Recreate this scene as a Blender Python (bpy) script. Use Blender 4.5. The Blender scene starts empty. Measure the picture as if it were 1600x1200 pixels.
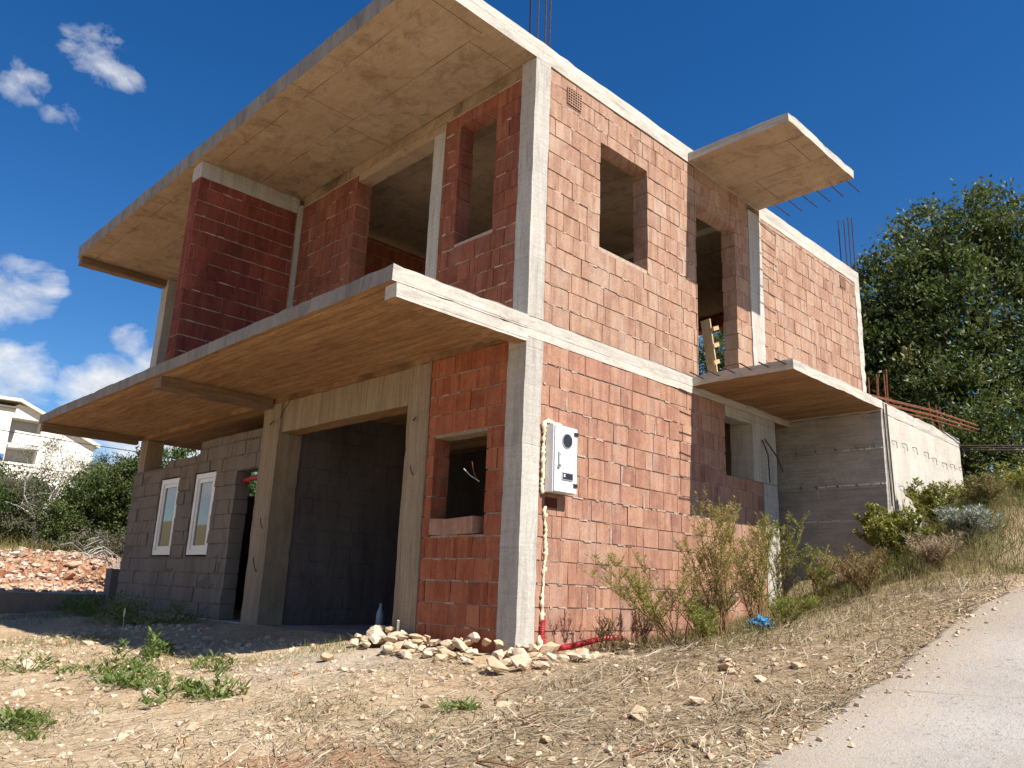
import bpy, bmesh, math, random
import numpy as np
from mathutils import Vector, Matrix, noise
rnd = random.Random(11)
rng = np.random.default_rng(7)
S = bpy.context.scene
COL = S.collection

# ------------------------------------------------------------------ helpers
def link(name, me, parent=None, mats=()):
    o = bpy.data.objects.new(name, me); COL.objects.link(o)
    for m in mats: me.materials.append(m)
    if parent is not None: o.parent = parent
    return o
def tag(o, label=None, cat=None, group=None, kind=None):
    if label: o['label'] = label
    if cat: o['category'] = cat
    if group: o['group'] = group
    if kind: o['kind'] = kind
    return o
def empty(name, loc=(0, 0, 0), rz=0.0, **k):
    o = bpy.data.objects.new(name, None); COL.objects.link(o)
    o.location = loc; o.rotation_euler = (0, 0, rz); o.empty_display_size = .2
    return tag(o, **k)
def copy_tree(o, parent=None):
    c = o.copy(); COL.objects.link(c); c.parent = parent
    for ch in o.children: copy_tree(ch, c)
    return c

class MB:
    """collects geometry for one mesh"""
    def __init__(s): s.v = []; s.f = []; s.m = []; s.t = []
    def face(s, idx, mi=0, t=.5): s.f.append(tuple(idx)); s.m.append(mi); s.t.append(t)
    def box(s, lo, hi, mi=0, t=.5, jit=0.0, r=None):
        r = r or rnd; b = len(s.v)
        for z in (lo[2], hi[2]):
            for y in (lo[1], hi[1]):
                for x in (lo[0], hi[0]):
                    s.v.append((x + r.uniform(-jit, jit), y + r.uniform(-jit, jit), z + r.uniform(-jit, jit)))
        for q in ((0,2,3,1),(4,5,7,6),(0,1,5,4),(2,6,7,3),(0,4,6,2),(1,3,7,5)):
            s.face([b+i for i in q], mi, t)
        return b
    def obox(s, p, q, w, d, mi=0, t=.5, up=(0,0,1)):
        """bar of section w x d from p to q"""
        p = Vector(p); q = Vector(q); z = (q-p).normalized(); u = Vector(up)
        if abs(z.dot(u)) > .95: u = Vector((1,0,0))
        x = z.cross(u).normalized(); y = x.cross(z)
        b = len(s.v)
        for c in (p, q):
            for sx, sy in ((-1,-1),(1,-1),(1,1),(-1,1)):
                s.v.append(tuple(c + x*sx*w/2 + y*sy*d/2))
        for k in ((3,2,1,0),(4,5,6,7),(0,1,5,4),(1,2,6,5),(2,3,7,6),(3,0,4,7)):
            s.face([b+i for i in k], mi, t)
    def rbox(s, lo, hi, seg=.12, amp=.006, mi=0, mbot=None, freq=6.0, sag=None):
        """box with gridded faces, roughened by a noise of position so shared edges agree"""
        mbot = mi if mbot is None else mbot
        ax = []
        for k in range(3):
            n = max(1, min(90, int(round((hi[k]-lo[k])/seg)))); ax.append(np.linspace(lo[k], hi[k], n+1))
        idx = {}
        def vid(i, j, k):
            key = (i, j, k)
            if key not in idx:
                p = Vector((ax[0][i], ax[1][j], ax[2][k]))
                d = noise.noise_vector(p*freq)*amp + noise.noise_vector(p*freq*.21+Vector((7,3,1)))*amp*1.2
                # extra nibbling where two faces meet
                e = (i in (0, len(ax[0])-1)) + (j in (0, len(ax[1])-1)) + (k in (0, len(ax[2])-1))
                if e >= 2:
                    c = Vector(((lo[0]+hi[0])/2-p.x, (lo[1]+hi[1])/2-p.y, (lo[2]+hi[2])/2-p.z))
                    g = max(0, noise.noise(p*9.3)-.15)*amp*2.2
                    on = (i in (0, len(ax[0])-1), j in (0, len(ax[1])-1), k in (0, len(ax[2])-1))
                    d = d + Vector([math.copysign(g, c[q]) if on[q] else 0 for q in range(3)])
                idx[key] = len(s.v); s.v.append(tuple(p+d))
            return idx[key]
        nx, ny, nz = [len(a)-1 for a in ax]
        for i in range(nx):
            for j in range(ny):
                s.face((vid(i,j,0), vid(i,j+1,0), vid(i+1,j+1,0), vid(i+1,j,0)), mbot)
                s.face((vid(i,j,nz), vid(i+1,j,nz), vid(i+1,j+1,nz), vid(i,j+1,nz)), mi)
        for i in range(nx):
            for k in range(nz):
                s.face((vid(i,0,k), vid(i+1,0,k), vid(i+1,0,k+1), vid(i,0,k+1)), mi)
                s.face((vid(i,ny,k), vid(i,ny,k+1), vid(i+1,ny,k+1), vid(i+1,ny,k)), mi)
        for j in range(ny):
            for k in range(nz):
                s.face((vid(0,j,k), vid(0,j,k+1), vid(0,j+1,k+1), vid(0,j+1,k)), mi)
                s.face((vid(nx,j,k), vid(nx,j+1,k), vid(nx,j+1,k+1), vid(nx,j,k+1)), mi)
    def tube(s, pts, rad, n=6, mi=0, t=.5, cap=True):
        pts = [Vector(p) for p in pts]
        if not hasattr(rad, '__len__'): rad = [rad]*len(pts)
        rings = []; ref = None
        for i, p in enumerate(pts):
            d = (pts[min(i+1, len(pts)-1)] - pts[max(i-1, 0)]).normalized()
            if ref is None:
                ref = Vector((0,0,1)) if abs(d.z) < .9 else Vector((1,0,0))
            x = d.cross(ref).normalized(); y = d.cross(x); ref = -(y.cross(x)) if False else ref
            if abs(d.dot(ref)) > .97:
                ref = Vector((1,0,0)) if abs(d.x) < .9 else Vector((0,1,0)); x = d.cross(ref).normalized(); y = d.cross(x)
            b = len(s.v)
            for k in range(n):
                a = 2*math.pi*k/n
                s.v.append(tuple(p + (x*math.cos(a) + y*math.sin(a))*rad[i]))
            rings.append(b)
        for a, b in zip(rings, rings[1:]):
            for k in range(n):
                s.face((a+k, a+(k+1)%n, b+(k+1)%n, b+k), mi, t)
        if cap:
            s.face([rings[0]+k for k in range(n)][::-1], mi, t); s.face([rings[-1]+k for k in range(n)], mi, t)
    def build(s, name, mats, parent=None, smooth=False):
        me = bpy.data.meshes.new(name)
        me.from_pydata(s.v, [], s.f)
        me.polygons.foreach_set('material_index', s.m)
        if smooth: me.polygons.foreach_set('use_smooth', [True]*len(s.f))
        a = me.attributes.new('tint', 'FLOAT', 'FACE'); a.data.foreach_set('value', s.t)
        me.update()
        if not isinstance(mats, (list, tuple)): mats = [mats]
        return link(name, me, parent, mats)

def np_mesh(name, V, F, tint, mats, parent=None, mi=None, smooth=False):
    """V (n,3), F (m,k) all the same arity"""
    me = bpy.data.meshes.new(name); m, k = F.shape
    me.vertices.add(len(V)); me.vertices.foreach_set('co', V.astype(np.float32).ravel())
    me.loops.add(m*k); me.loops.foreach_set('vertex_index', F.astype(np.int32).ravel())
    me.polygons.add(m); me.polygons.foreach_set('loop_start', (np.arange(m)*k).astype(np.int32))
    me.polygons.foreach_set('loop_total', np.full(m, k, np.int32))
    if mi is not None: me.polygons.foreach_set('material_index', mi.astype(np.int32))
    if smooth: me.polygons.foreach_set('use_smooth', np.ones(m, bool))
    a = me.attributes.new('tint', 'FLOAT', 'FACE'); a.data.foreach_set('value', tint.astype(np.float32))
    me.update(calc_edges=True); me.validate()
    if not isinstance(mats, (list, tuple)): mats = [mats]
    return link(name, me, parent, mats)

# ------------------------------------------------------------------ materials
class NT:
    def __init__(s, nt): s.nt = nt
    def n(s, typ, ins=None, **props):
        nd = s.nt.nodes.new(typ)
        for k, v in props.items(): setattr(nd, k, v)
        for k, v in (ins or {}).items(): s.set(nd.inputs[k], v)
        return nd
    def set(s, sock, v):
        if isinstance(v, bpy.types.NodeSocket): s.nt.links.new(v, sock)
        elif isinstance(v, bpy.types.Node): s.nt.links.new(v.outputs[0], sock)
        else:
            if isinstance(v, (tuple, list)) and sock.type == 'RGBA' and len(v) == 3: v = (*v, 1)
            sock.default_value = v
    def math(s, op, a, b=0.0, c=None, clamp=False):
        nd = s.n('ShaderNodeMath', operation=op, use_clamp=clamp); s.set(nd.inputs[0], a); s.set(nd.inputs[1], b)
        if c is not None: s.set(nd.inputs[2], c)
        return nd.outputs[0]
    def mix(s, fac, a, b, mode='MIX'):
        nd = s.n('ShaderNodeMix', data_type='RGBA', blend_type=mode)
        s.set(nd.inputs[0], fac); s.set(nd.inputs[6], a); s.set(nd.inputs[7], b)
        return nd.outputs[2]
    def ramp(s, fac, stops, interp='LINEAR'):
        nd = s.n('ShaderNodeValToRGB'); s.set(nd.inputs[0], fac); e = nd.color_ramp.elements
        nd.color_ramp.interpolation = interp
        while len(e) < len(stops): e.new(.5)
        for el, (p, c) in zip(e, stops):
            el.position = p; el.color = (*c, 1) if isinstance(c, (tuple, list)) else (c, c, c, 1)
        return nd.outputs[0]
    def noise(s, vec, scale, detail=4, rough=.55, dist=0.0):
        nd = s.n('ShaderNodeTexNoise', {'Scale': scale, 'Detail': detail, 'Roughness': rough, 'Distortion': dist})
        s.set(nd.inputs['Vector'], vec); return nd.outputs[0]
    def vec(s, x, y, z):
        nd = s.n('ShaderNodeCombineXYZ'); s.set(nd.inputs[0], x); s.set(nd.inputs[1], y); s.set(nd.inputs[2], z); return nd.outputs[0]
    def scaled(s, vec, sc):
        nd = s.n('ShaderNodeVectorMath', operation='MULTIPLY'); s.set(nd.inputs[0], vec); nd.inputs[1].default_value = sc; return nd.outputs[0]

def new_mat(name, rough=.85, spec=.25):
    m = bpy.data.materials.new(name); m.use_nodes = True
    t = NT(m.node_tree); bs = m.node_tree.nodes['Principled BSDF']
    bs.inputs['Roughness'].default_value = rough; bs.inputs['Specular IOR Level'].default_value = spec
    tc = t.n('ShaderNodeTexCoord'); P = tc.outputs['Object']
    return m, t, bs, P
def bump(t, bs, h, strength=.4, dist=.01):
    b = t.n('ShaderNodeBump', {'Strength': strength, 'Distance': dist, 'Height': h}); t.set(bs.inputs['Normal'], b.outputs[0])
def tint_of(t): return t.n('ShaderNodeAttribute', attribute_name='tint').outputs['Fac']

def mat_brick(name, stops, bloom=.25, bloomcol=(.55,.42,.34), stain=0.0, groove=.25):
    m, t, bs, P = new_mat(name, .9, .15)
    sx = t.n('ShaderNodeSeparateXYZ'); t.set(sx.inputs[0], P)
    u = t.math('ADD', sx.outputs[0], sx.outputs[1])
    tn = tint_of(t)
    c = t.ramp(tn, stops)
    # fired colour drifting inside each block
    off = t.vec(t.math('ADD', u, t.math('MULTIPLY', tn, 37.0)), t.math('MULTIPLY', tn, 19.0), sx.outputs[2])
    n1 = t.noise(off, 6.0, 5, .6)
    c = t.mix(t.math('MULTIPLY', t.ramp(n1, [(.42, 0), (.68, 1)]), .45), c, (stops[-1][1][0]*1.12, stops[-1][1][1]*1.15, stops[-1][1][2]*1.1))
    n1b = t.noise(t.scaled(off, (1.3, 1.0, 1.0)), 12.0, 4, .65)
    c = t.mix(t.math('MULTIPLY', t.ramp(n1b, [(.5, 0), (.72, 1)]), .4), c, tuple(k*.6 for k in stops[0][1]))
    # combed grooves
    w = t.math('PINGPONG', t.math('MULTIPLY', u, 1.0), .011)
    g = t.ramp(t.math('MULTIPLY', w, 90.0), [(.0, 0), (.35, 1)])
    c = t.mix(t.math('MULTIPLY', t.math('SUBTRACT', 1.0, g), groove*.8), c, tuple(k*.55 for k in stops[1][1]))
    st = t.n('ShaderNodeTexWhiteNoise', noise_dimensions='2D'); t.set(st.inputs['Vector'], t.vec(t.math('FLOOR', t.math('MULTIPLY', u, 21.0)), t.math('MULTIPLY', tn, 91.0), 0.0))
    c = t.mix(t.math('MULTIPLY', t.ramp(st.outputs['Value'], [(.55, 0), (1, 1)]), .28), c, (min(1, stops[-1][1][0]*1.25), stops[-1][1][1]*1.3, stops[-1][1][2]*1.25))
    c = t.mix(t.math('MULTIPLY', t.ramp(st.outputs['Value'], [(0, 1), (.35, 0)]), .3), c, tuple(k*.8 for k in stops[0][1]))
    # lime bloom, drips
    n2 = t.noise(t.scaled(P, (1.5, 1.5, .7)), 2.2, 6, .6, .4)
    c = t.mix(t.math('MULTIPLY', t.ramp(n2, [(.5, 0), (.72, 1)]), bloom), c, bloomcol)
    if stain:
        n3 = t.noise(t.scaled(P, (1.2, 1.2, .35)), 1.3, 5, .62)
        c = t.mix(t.math('MULTIPLY', t.ramp(n3, [(.42, 0), (.62, 1)]), stain), c, tuple(k*.32 for k in stops[1][1]))
    n4 = t.noise(P, 42, 6, .7)
    c = t.mix(.35, c, t.ramp(n4, [(.3, .25), (.7, .8)]), 'OVERLAY')
    t.set(bs.inputs['Base Color'], c)
    h = t.math('ADD', t.math('MULTIPLY', g, .5), t.math('MULTIPLY', n4, .8))
    bump(t, bs, h, .55, .006)
    return m
def mat_concrete(name, base, dark, light, plank=None, plank_dir=0, plank_w=.2, joint=.5, stain=.5, streak=(1,1,.3), pits=.5, seam=None, plankvar=.35):
    """plank_dir: axis across which boards repeat (0 x, 1 y, 2 z)"""
    m, t, bs, P = new_mat(name, .9, .2)
    sx = t.n('ShaderNodeSeparateXYZ'); t.set(sx.inputs[0], P)
    n1 = t.noise(t.scaled(P, streak), 1.6, 7, .62, .3)
    c = t.mix(t.ramp(n1, [(.35, 0), (.7, 1)]), base, light)
    n2 = t.noise(t.scaled(P, tuple(k*1.7 for k in streak)), 2.7, 8, .68, .6)
    c = t.mix(t.math('MULTIPLY', t.ramp(n2, [(.48, 0), (.74, 1)]), stain), c, dark)
    h = None
    if plank:
        q = t.math('DIVIDE', sx.outputs[plank_dir], plank_w)
        fl = t.math('FLOOR', q); fr = t.math('FRACT', q)
        wn = t.n('ShaderNodeTexWhiteNoise', noise_dimensions='1D'); t.set(wn.inputs['W'], fl)
        c = t.mix(t.math('MULTIPLY', wn.outputs['Value'], plankvar), c, dark)
        sc = [1.2, 1.2, 1.2]; sc[plank_dir] = 16.0
        gr = t.noise(t.scaled(P, tuple(sc)), 2.2, 5, .6, .3)
        c = t.mix(t.math('MULTIPLY', t.ramp(gr, [(.42, 0), (.7, 1)]), plankvar*1.3), c, tuple(k*.72 for k in dark))
        e = t.math('MINIMUM', fr, t.math('SUBTRACT', 1.0, fr))
        jn = t.ramp(t.math('MULTIPLY', e, plank_w), [(0, 1), (.007, 0)])
        brk = t.ramp(t.noise(P, 1.7, 3), [(.38, .15), (.6, 1)])
        jf = t.math('MULTIPLY', jn, brk)
        c = t.mix(t.math('MULTIPLY', jf, joint), c, tuple(k*.45 for k in dark)); h = jf
        if seam:
            ax2, w2 = seam
            q2 = t.math('ADD', t.math('DIVIDE', sx.outputs[ax2], w2), t.math('MULTIPLY', wn.outputs['Value'], .9))
            fr2 = t.math('FRACT', q2); e2 = t.math('MINIMUM', fr2, t.math('SUBTRACT', 1.0, fr2))
            j2 = t.ramp(t.math('MULTIPLY', e2, w2), [(0, 1), (.008, 0)])
            c = t.mix(t.math('MULTIPLY', j2, joint*.8), c, tuple(k*.45 for k in dark)); h = t.math('MAXIMUM', h, j2)
    n3 = t.noise(P, 55, 6, .7)
    c = t.mix(.4, c, t.ramp(n3, [(.3, .3), (.7, .72)]), 'OVERLAY')
    vo = t.n('ShaderNodeTexVoronoi', {'Scale': 30.0, 'Randomness': 1.0}); t.set(vo.inputs['Vector'], P)
    pit = t.math('MULTIPLY', t.ramp(vo.outputs['Distance'], [(.0, 1), (.16, 0)]), t.ramp(t.noise(P, 3.1, 2), [(.52, 0), (.62, 1)]))
    c = t.mix(t.math('MULTIPLY', pit, pits), c, tuple(k*.35 for k in dark))
    t.set(bs.inputs['Base Color'], c)
    hh = t.math('SUBTRACT', t.math('ADD', n3, t.math('MULTIPLY', n2, .6)), t.math('MULTIPLY', pit, .8))
    if h is not None: hh = t.math('SUBTRACT', hh, t.math('MULTIPLY', h, 1.2))
    bump(t, bs, hh, .5, .008)
    return m
def mat_plain(name, col, rough=.6, spec=.3, metal=0.0, var=.15, scale=30, bmp=.0):
    m, t, bs, P = new_mat(name, rough, spec)
    n = t.noise(P, scale, 5, .6)
    c = t.mix(t.ramp(n, [(.3, 0), (.7, 1)]), tuple(k*(1-var) for k in col), tuple(min(1, k*(1+var)) for k in col))
    t.set(bs.inputs['Base Color'], c); bs.inputs['Metallic'].default_value = metal
    if bmp: bump(t, bs, n, bmp, .01)
    return m
def mat_rust(name, a=(.11,.045,.03), b=(.25,.09,.045)):
    m, t, bs, P = new_mat(name, .85, .2)
    n = t.noise(P, 25, 5, .65)
    t.set(bs.inputs['Base Color'], t.mix(t.ramp(n, [(.35, 0), (.65, 1)]), a, b)); bump(t, bs, n, .4, .003)
    return m
def mat_leaf(name, stops, trans=.3, rough=.5, spec=.35, tcol=None):
    m, t, bs, P = new_mat(name, rough, spec)
    c = t.ramp(tint_of(t), stops)
    n = t.noise(P, 1.1, 3)
    c = t.mix(t.math('MULTIPLY', t.ramp(n, [(.4, 0), (.65, 1)]), .35), c, tuple(k*.65 for k in stops[0][1]))
    t.set(bs.inputs['Base Color'], c)
    tr = t.n('ShaderNodeBsdfTranslucent'); t.set(tr.inputs[0], t.mix(.5, c, tcol or (.16,.2,.03)))
    mx = t.n('ShaderNodeMixShader', {0: trans}); t.set(mx.inputs[1], bs.outputs[0]); t.set(mx.inputs[2], tr.outputs[0])
    out = [n_ for n_ in m.node_tree.nodes if n_.type == 'OUTPUT_MATERIAL'][0]
    t.set(out.inputs[0], mx.outputs[0])
    return m
def mat_rock(name, stops, red=(.42,.2,.09), redamt=.45):
    m, t, bs, P = new_mat(name, .95, .1)
    oi = t.n('ShaderNodeObjectInfo')
    r = t.math('FRACT', t.math('ADD', oi.outputs['Random'], tint_of(t)))
    c = t.ramp(r, stops)
    ge = t.n('ShaderNodeNewGeometry')
    n = t.noise(ge.outputs['Position'], 9, 6, .65)
    c = t.mix(t.math('MULTIPLY', t.ramp(n, [(.48, 0), (.68, 1)]), redamt), c, red)
    n2 = t.noise(ge.outputs['Position'], 60, 5, .7)
    c = t.mix(.4, c, t.ramp(n2, [(.3, .25), (.7, .75)]), 'OVERLAY')
    t.set(bs.inputs['Base Color'], c); bump(t, bs, n2, .7, .01)
    return m

M = {}
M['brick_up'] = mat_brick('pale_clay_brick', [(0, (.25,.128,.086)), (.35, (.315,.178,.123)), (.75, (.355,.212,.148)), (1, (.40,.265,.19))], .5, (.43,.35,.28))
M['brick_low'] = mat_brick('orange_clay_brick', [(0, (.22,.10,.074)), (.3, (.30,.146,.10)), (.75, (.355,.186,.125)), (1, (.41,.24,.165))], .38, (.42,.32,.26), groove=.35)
M['brick_front'] = mat_brick('red_clay_brick', [(0, (.21,.06,.034)), (.35, (.285,.083,.043)), (.75, (.345,.108,.055)), (1, (.40,.15,.08))], .12, (.4,.3,.25), groove=.35)  # front bricks redder and deeper, part of their shade is in the colour
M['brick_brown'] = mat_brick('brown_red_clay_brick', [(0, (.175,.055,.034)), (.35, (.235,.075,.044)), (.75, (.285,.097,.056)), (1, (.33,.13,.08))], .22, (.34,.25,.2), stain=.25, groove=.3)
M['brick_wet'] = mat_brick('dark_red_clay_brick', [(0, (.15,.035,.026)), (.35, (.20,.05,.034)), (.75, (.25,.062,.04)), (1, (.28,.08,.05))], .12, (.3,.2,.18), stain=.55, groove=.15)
M['mortar'] = mat_plain('grey_mortar', (.36,.275,.22), .95, .1, var=.3, scale=40, bmp=.6)
M['mortar_pale'] = mat_plain('pale_mortar', (.40,.30,.235), .95, .1, var=.25, scale=40, bmp=.6)
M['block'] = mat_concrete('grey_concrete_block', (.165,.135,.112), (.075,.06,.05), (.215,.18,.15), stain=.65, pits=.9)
M['block_in'] = mat_concrete('shade_darkened_block', (.115,.095,.088), (.04,.033,.031), (.19,.16,.15), stain=.5, pits=.9)  # darker copy of the block, indoor gloom put into its colour
M['block_mortar'] = mat_plain('dark_block_mortar', (.15,.125,.105), .95, .1, var=.3, bmp=.6)
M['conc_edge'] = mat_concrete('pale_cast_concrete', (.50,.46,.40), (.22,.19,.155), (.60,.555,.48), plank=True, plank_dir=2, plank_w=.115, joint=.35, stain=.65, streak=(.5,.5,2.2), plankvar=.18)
M['conc_col'] = mat_concrete('grey_column_concrete', (.42,.39,.34), (.20,.18,.155), (.53,.495,.44), stain=.65, streak=(3.5,3.5,.35), plank=True, plank_dir=2, plank_w=.9, joint=.3, plankvar=.15)
M['conc_col_tan'] = mat_concrete('board_marked_column_concrete', (.31,.24,.165), (.14,.10,.065), (.38,.30,.21), plank=True, plank_dir=0, plank_w=.11, joint=.3, stain=.5, streak=(3,3,.3), plankvar=.25)
M['conc_dark'] = mat_concrete('shade_toned_slab_edge', (.20,.18,.16), (.085,.073,.065), (.30,.275,.245), stain=.6, streak=(2.5,2.5,.6))  # base colour lowered to deepen the shade on the front slab edges
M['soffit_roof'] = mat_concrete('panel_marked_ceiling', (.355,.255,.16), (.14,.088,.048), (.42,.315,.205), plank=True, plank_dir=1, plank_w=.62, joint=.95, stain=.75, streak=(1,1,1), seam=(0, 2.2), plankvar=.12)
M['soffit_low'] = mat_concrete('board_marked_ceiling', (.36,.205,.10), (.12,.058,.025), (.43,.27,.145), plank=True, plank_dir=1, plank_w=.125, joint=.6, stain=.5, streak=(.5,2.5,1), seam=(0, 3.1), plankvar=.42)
M['conc_box'] = mat_concrete('pale_annex_concrete', (.47,.43,.36), (.30,.265,.22), (.56,.52,.45), plank=True, plank_dir=2, plank_w=.5, joint=.35, stain=.3, streak=(2,2,.6), plankvar=.12)
M['conc_box_grey'] = mat_concrete('grey_annex_concrete', (.36,.33,.29), (.20,.175,.155), (.47,.43,.37), plank=True, plank_dir=2, plank_w=.48, joint=.4, stain=.55, streak=(1,1,1.1), plankvar=.3)
M['beam_dark'] = mat_concrete('dark_board_marked_beam', (.22,.14,.085), (.10,.06,.035), (.30,.20,.125), plank=True, plank_dir=2, plank_w=.07, joint=.4, stain=.5, streak=(1,.6,2.5), plankvar=.3)
M['lime'] = mat_plain('lime_streak', (.60,.55,.48), .9, .1, var=.15)
M['rust'] = mat_rust('rusty_steel')
M['rust_dark'] = mat_rust('dark_rebar', (.035,.028,.03), (.08,.05,.045))
M['white_pvc'] = mat_plain('white_pvc', (.74,.72,.68), .35, .5, var=.06)
M['white_paint'] = mat_plain('white_painted_metal', (.74,.74,.75), .4, .4, var=.07, scale=5)
M['black_plastic'] = mat_plain('black_plastic', (.02,.022,.025), .4, .5)
M['grey_plastic'] = mat_plain('grey_plastic', (.33,.34,.35), .5, .4)
M['foam'] = mat_plain('cream_expanding_foam', (.74,.62,.42), .8, .2, var=.18, scale=12, bmp=.5)
M['red_pipe'] = mat_plain('red_corrugated_pipe', (.42,.03,.035), .5, .4, var=.25, scale=8)
M['blue_bag'] = mat_plain('blue_plastic_film', (.05,.30,.55), .35, .5, var=.3, scale=10)
M['plank'] = mat_concrete('old_formwork_board', (.40,.27,.14), (.2,.12,.06), (.5,.36,.2), stain=.4, streak=(8,8,1))
M['void'] = mat_plain('cavity_shade', (.10,.03,.02), .95, .1)  # dark colour painted in for the shade inside holes
m, t, bs, P = new_mat('window_glass', .04, .8)
bs.inputs['Base Color'].default_value = (.03,.033,.035,1); bs.inputs['IOR'].default_value = 1.9
bump(t, bs, t.noise(t.scaled(P, (1, 1, 2.5)), 2.0, 2), .05, .03); M['glass'] = m
M['rock'] = mat_rock('limestone_rock', [(0, (.43,.32,.21)), (.35, (.51,.395,.27)), (.8, (.60,.50,.375)), (.95, (.57,.43,.30)), (1, (.46,.24,.15))])
M['rock_bank'] = mat_rock('red_stained_limestone', [(0, (.38,.22,.14)), (.5, (.50,.38,.29)), (1, (.60,.53,.46))], (.34,.11,.05), .7)
M['bark'] = mat_concrete('grey_brown_bark', (.13,.105,.085), (.06,.048,.04), (.2,.17,.14), stain=.5, streak=(4,4,.6))
M['twig'] = mat_plain('bleached_dead_wood', (.42,.38,.34), .9, .1, var=.25)
M['stem'] = mat_plain('brown_weed_stem', (.23,.13,.07), .85, .15, var=.3)
M['leaf_ever'] = mat_leaf('glossy_evergreen_leaf', [(0, (.04,.064,.02)), (.5, (.10,.13,.038)), (.85, (.185,.20,.065)), (1, (.29,.25,.10))], .32, .5, .3, (.10,.14,.02))
M['leaf_bright'] = mat_leaf('fresh_green_leaf', [(0, (.03,.065,.012)), (.5, (.07,.13,.022)), (1, (.15,.2,.04))], .35)
M['leaf_shrub'] = mat_leaf('olive_shrub_leaf', [(0, (.045,.07,.02)), (.5, (.085,.12,.032)), (.85, (.14,.165,.045)), (1, (.2,.19,.075))], .28)
M['leaf_grey'] = mat_leaf('grey_dry_leaf', [(0, (.11,.10,.065)), (.6, (.19,.18,.125)), (1, (.27,.25,.19))], .2, .8, .1, (.2,.18,.1))
M['leaf_pine'] = mat_leaf('blue_green_needle', [(0, (.012,.03,.022)), (1, (.035,.075,.05))], .2)
M['leaf_weed'] = mat_leaf('yellow_green_weed_leaf', [(0, (.17,.205,.035)), (.5, (.29,.30,.06)), (.8, (.38,.31,.09)), (1, (.40,.23,.10))], .35)
M['leaf_yard'] = mat_leaf('yard_weed_leaf', [(0, (.08,.14,.025)), (.6, (.14,.21,.045)), (1, (.25,.27,.09))], .35)
M['leaf_silver'] = mat_leaf('silver_leaf', [(0, (.22,.25,.19)), (1, (.40,.42,.35))], .2, .7, .15, (.3,.32,.2))
M['straw'] = mat_leaf('dry_straw', [(0, (.17,.115,.065)), (.4, (.36,.28,.175)), (.75, (.50,.42,.30)), (1, (.62,.55,.42))], .15, .8, .1, (.4,.3,.15))
M['grass_dry'] = mat_leaf('half_dry_grass', [(0, (.12,.135,.04)), (.4, (.20,.185,.07)), (.75, (.30,.23,.11)), (1, (.40,.32,.19))], .25, .8, .1, (.3,.25,.08))
M['stucco'] = mat_plain('white_stucco', (.78,.72,.63), .9, .1, var=.05, scale=3)
M['stucco_grey'] = mat_plain('grey_stucco', (.48,.47,.46), .9, .1, var=.06, scale=3)
M['tile'] = mat_plain('pale_roof_edge', (.62,.56,.48), .9, .1, var=.1)
M['shutter'] = mat_plain('blue_shutter', (.07,.16,.36), .6, .3)

# ground material
def mat_ground():
    m, t, bs, P = new_mat('dry_stony_soil', .95, .08)
    sx = t.n('ShaderNodeSeparateXYZ'); t.set(sx.inputs[0], P); X, Y = sx.outputs[0], sx.outputs[1]
    n1 = t.noise(P, .7, 7, .62, .4); n2 = t.noise(P, 3.3, 8, .65, .5); n3 = t.noise(P, 24, 8, .72); n4 = t.noise(P, 90, 4, .7)
    c = t.mix(t.ramp(n2, [(.35, 0), (.65, 1)]), (.47,.345,.21), (.56,.44,.295))
    c = t.mix(t.math('MULTIPLY', t.ramp(n1, [(.44, 0), (.62, 1)]), .5), c, (.41,.255,.145))
    # red soil patch near the front and the dug bank
    def spot(cx, cy, r):
        dx = t.math('SUBTRACT', X, cx); dy = t.math('SUBTRACT', Y, cy)
        d = t.math('SQRT', t.math('ADD', t.math('MULTIPLY', dx, dx), t.math('MULTIPLY', dy, dy)))
        d = t.math('ADD', d, t.math('MULTIPLY', t.math('SUBTRACT', n2, .5), r*1.2))
        return t.ramp(t.math('DIVIDE', d, r), [(.35, 1), (1, 0)])
    red = t.math('MAXIMUM', t.math('MULTIPLY', spot(1.35, -2.75, .75), .8), t.math('MULTIPLY', spot(1.75, -.2, .5), .25))
    bank = t.ramp(t.math('ADD', t.math('MULTIPLY', X, -.1), t.math('MULTIPLY', n2, .25)), [(1.36 if False else .98, 0), (1.0, 1)])
    c = t.mix(red, c, (.36,.15,.065))
    mr = t.n('ShaderNodeMapRange', {1: -14.0, 2: -14.5}); t.set(mr.inputs[0], t.math('ADD', X, t.math('MULTIPLY', n2, .6)))
    redb = t.mix(t.ramp(n2, [(.4, 0), (.6, 1)]), (.23,.085,.042), (.46,.29,.185))
    c = t.mix(mr.outputs[0], c, redb)
    mr2 = t.n('ShaderNodeMapRange', {1: -16.0, 2: -16.6}); t.set(mr2.inputs[0], t.math('ADD', X, t.math('MULTIPLY', n2, 1.2)))
    c = t.mix(mr2.outputs[0], c, (.22,.17,.09))
    # slope by the road: brownish straw soil
    mr3 = t.n('ShaderNodeMapRange', {1: .4, 2: 1.6}); t.set(mr3.inputs[0], t.math('ADD', t.math('ADD', X, t.math('MULTIPLY', Y, .35)), n2))
    c = t.mix(t.math('MULTIPLY', mr3.outputs[0], .75), c, t.mix(t.ramp(n3, [(.35, 0), (.65, 1)]), (.22,.155,.09), (.36,.275,.17)))
    # grey grit in front of the garage
    c = t.mix(t.math('MULTIPLY', spot(-1.2, -1.0, 1.2), .6), c, (.42,.37,.31))
    c = t.mix(.55, c, t.ramp(n3, [(.3, .2), (.7, .8)]), 'OVERLAY')
    c = t.mix(t.math('MULTIPLY', t.ramp(n4, [(.58, 0), (.7, 1)]), .5), c, (.56,.47,.37))
    t.set(bs.inputs['Base Color'], c)
    bump(t, bs, t.math('ADD', t.math('MULTIPLY', n3, 1.0), t.math('MULTIPLY', n4, .5)), .9, .03)
    return m
M['ground'] = mat_ground()
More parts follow.
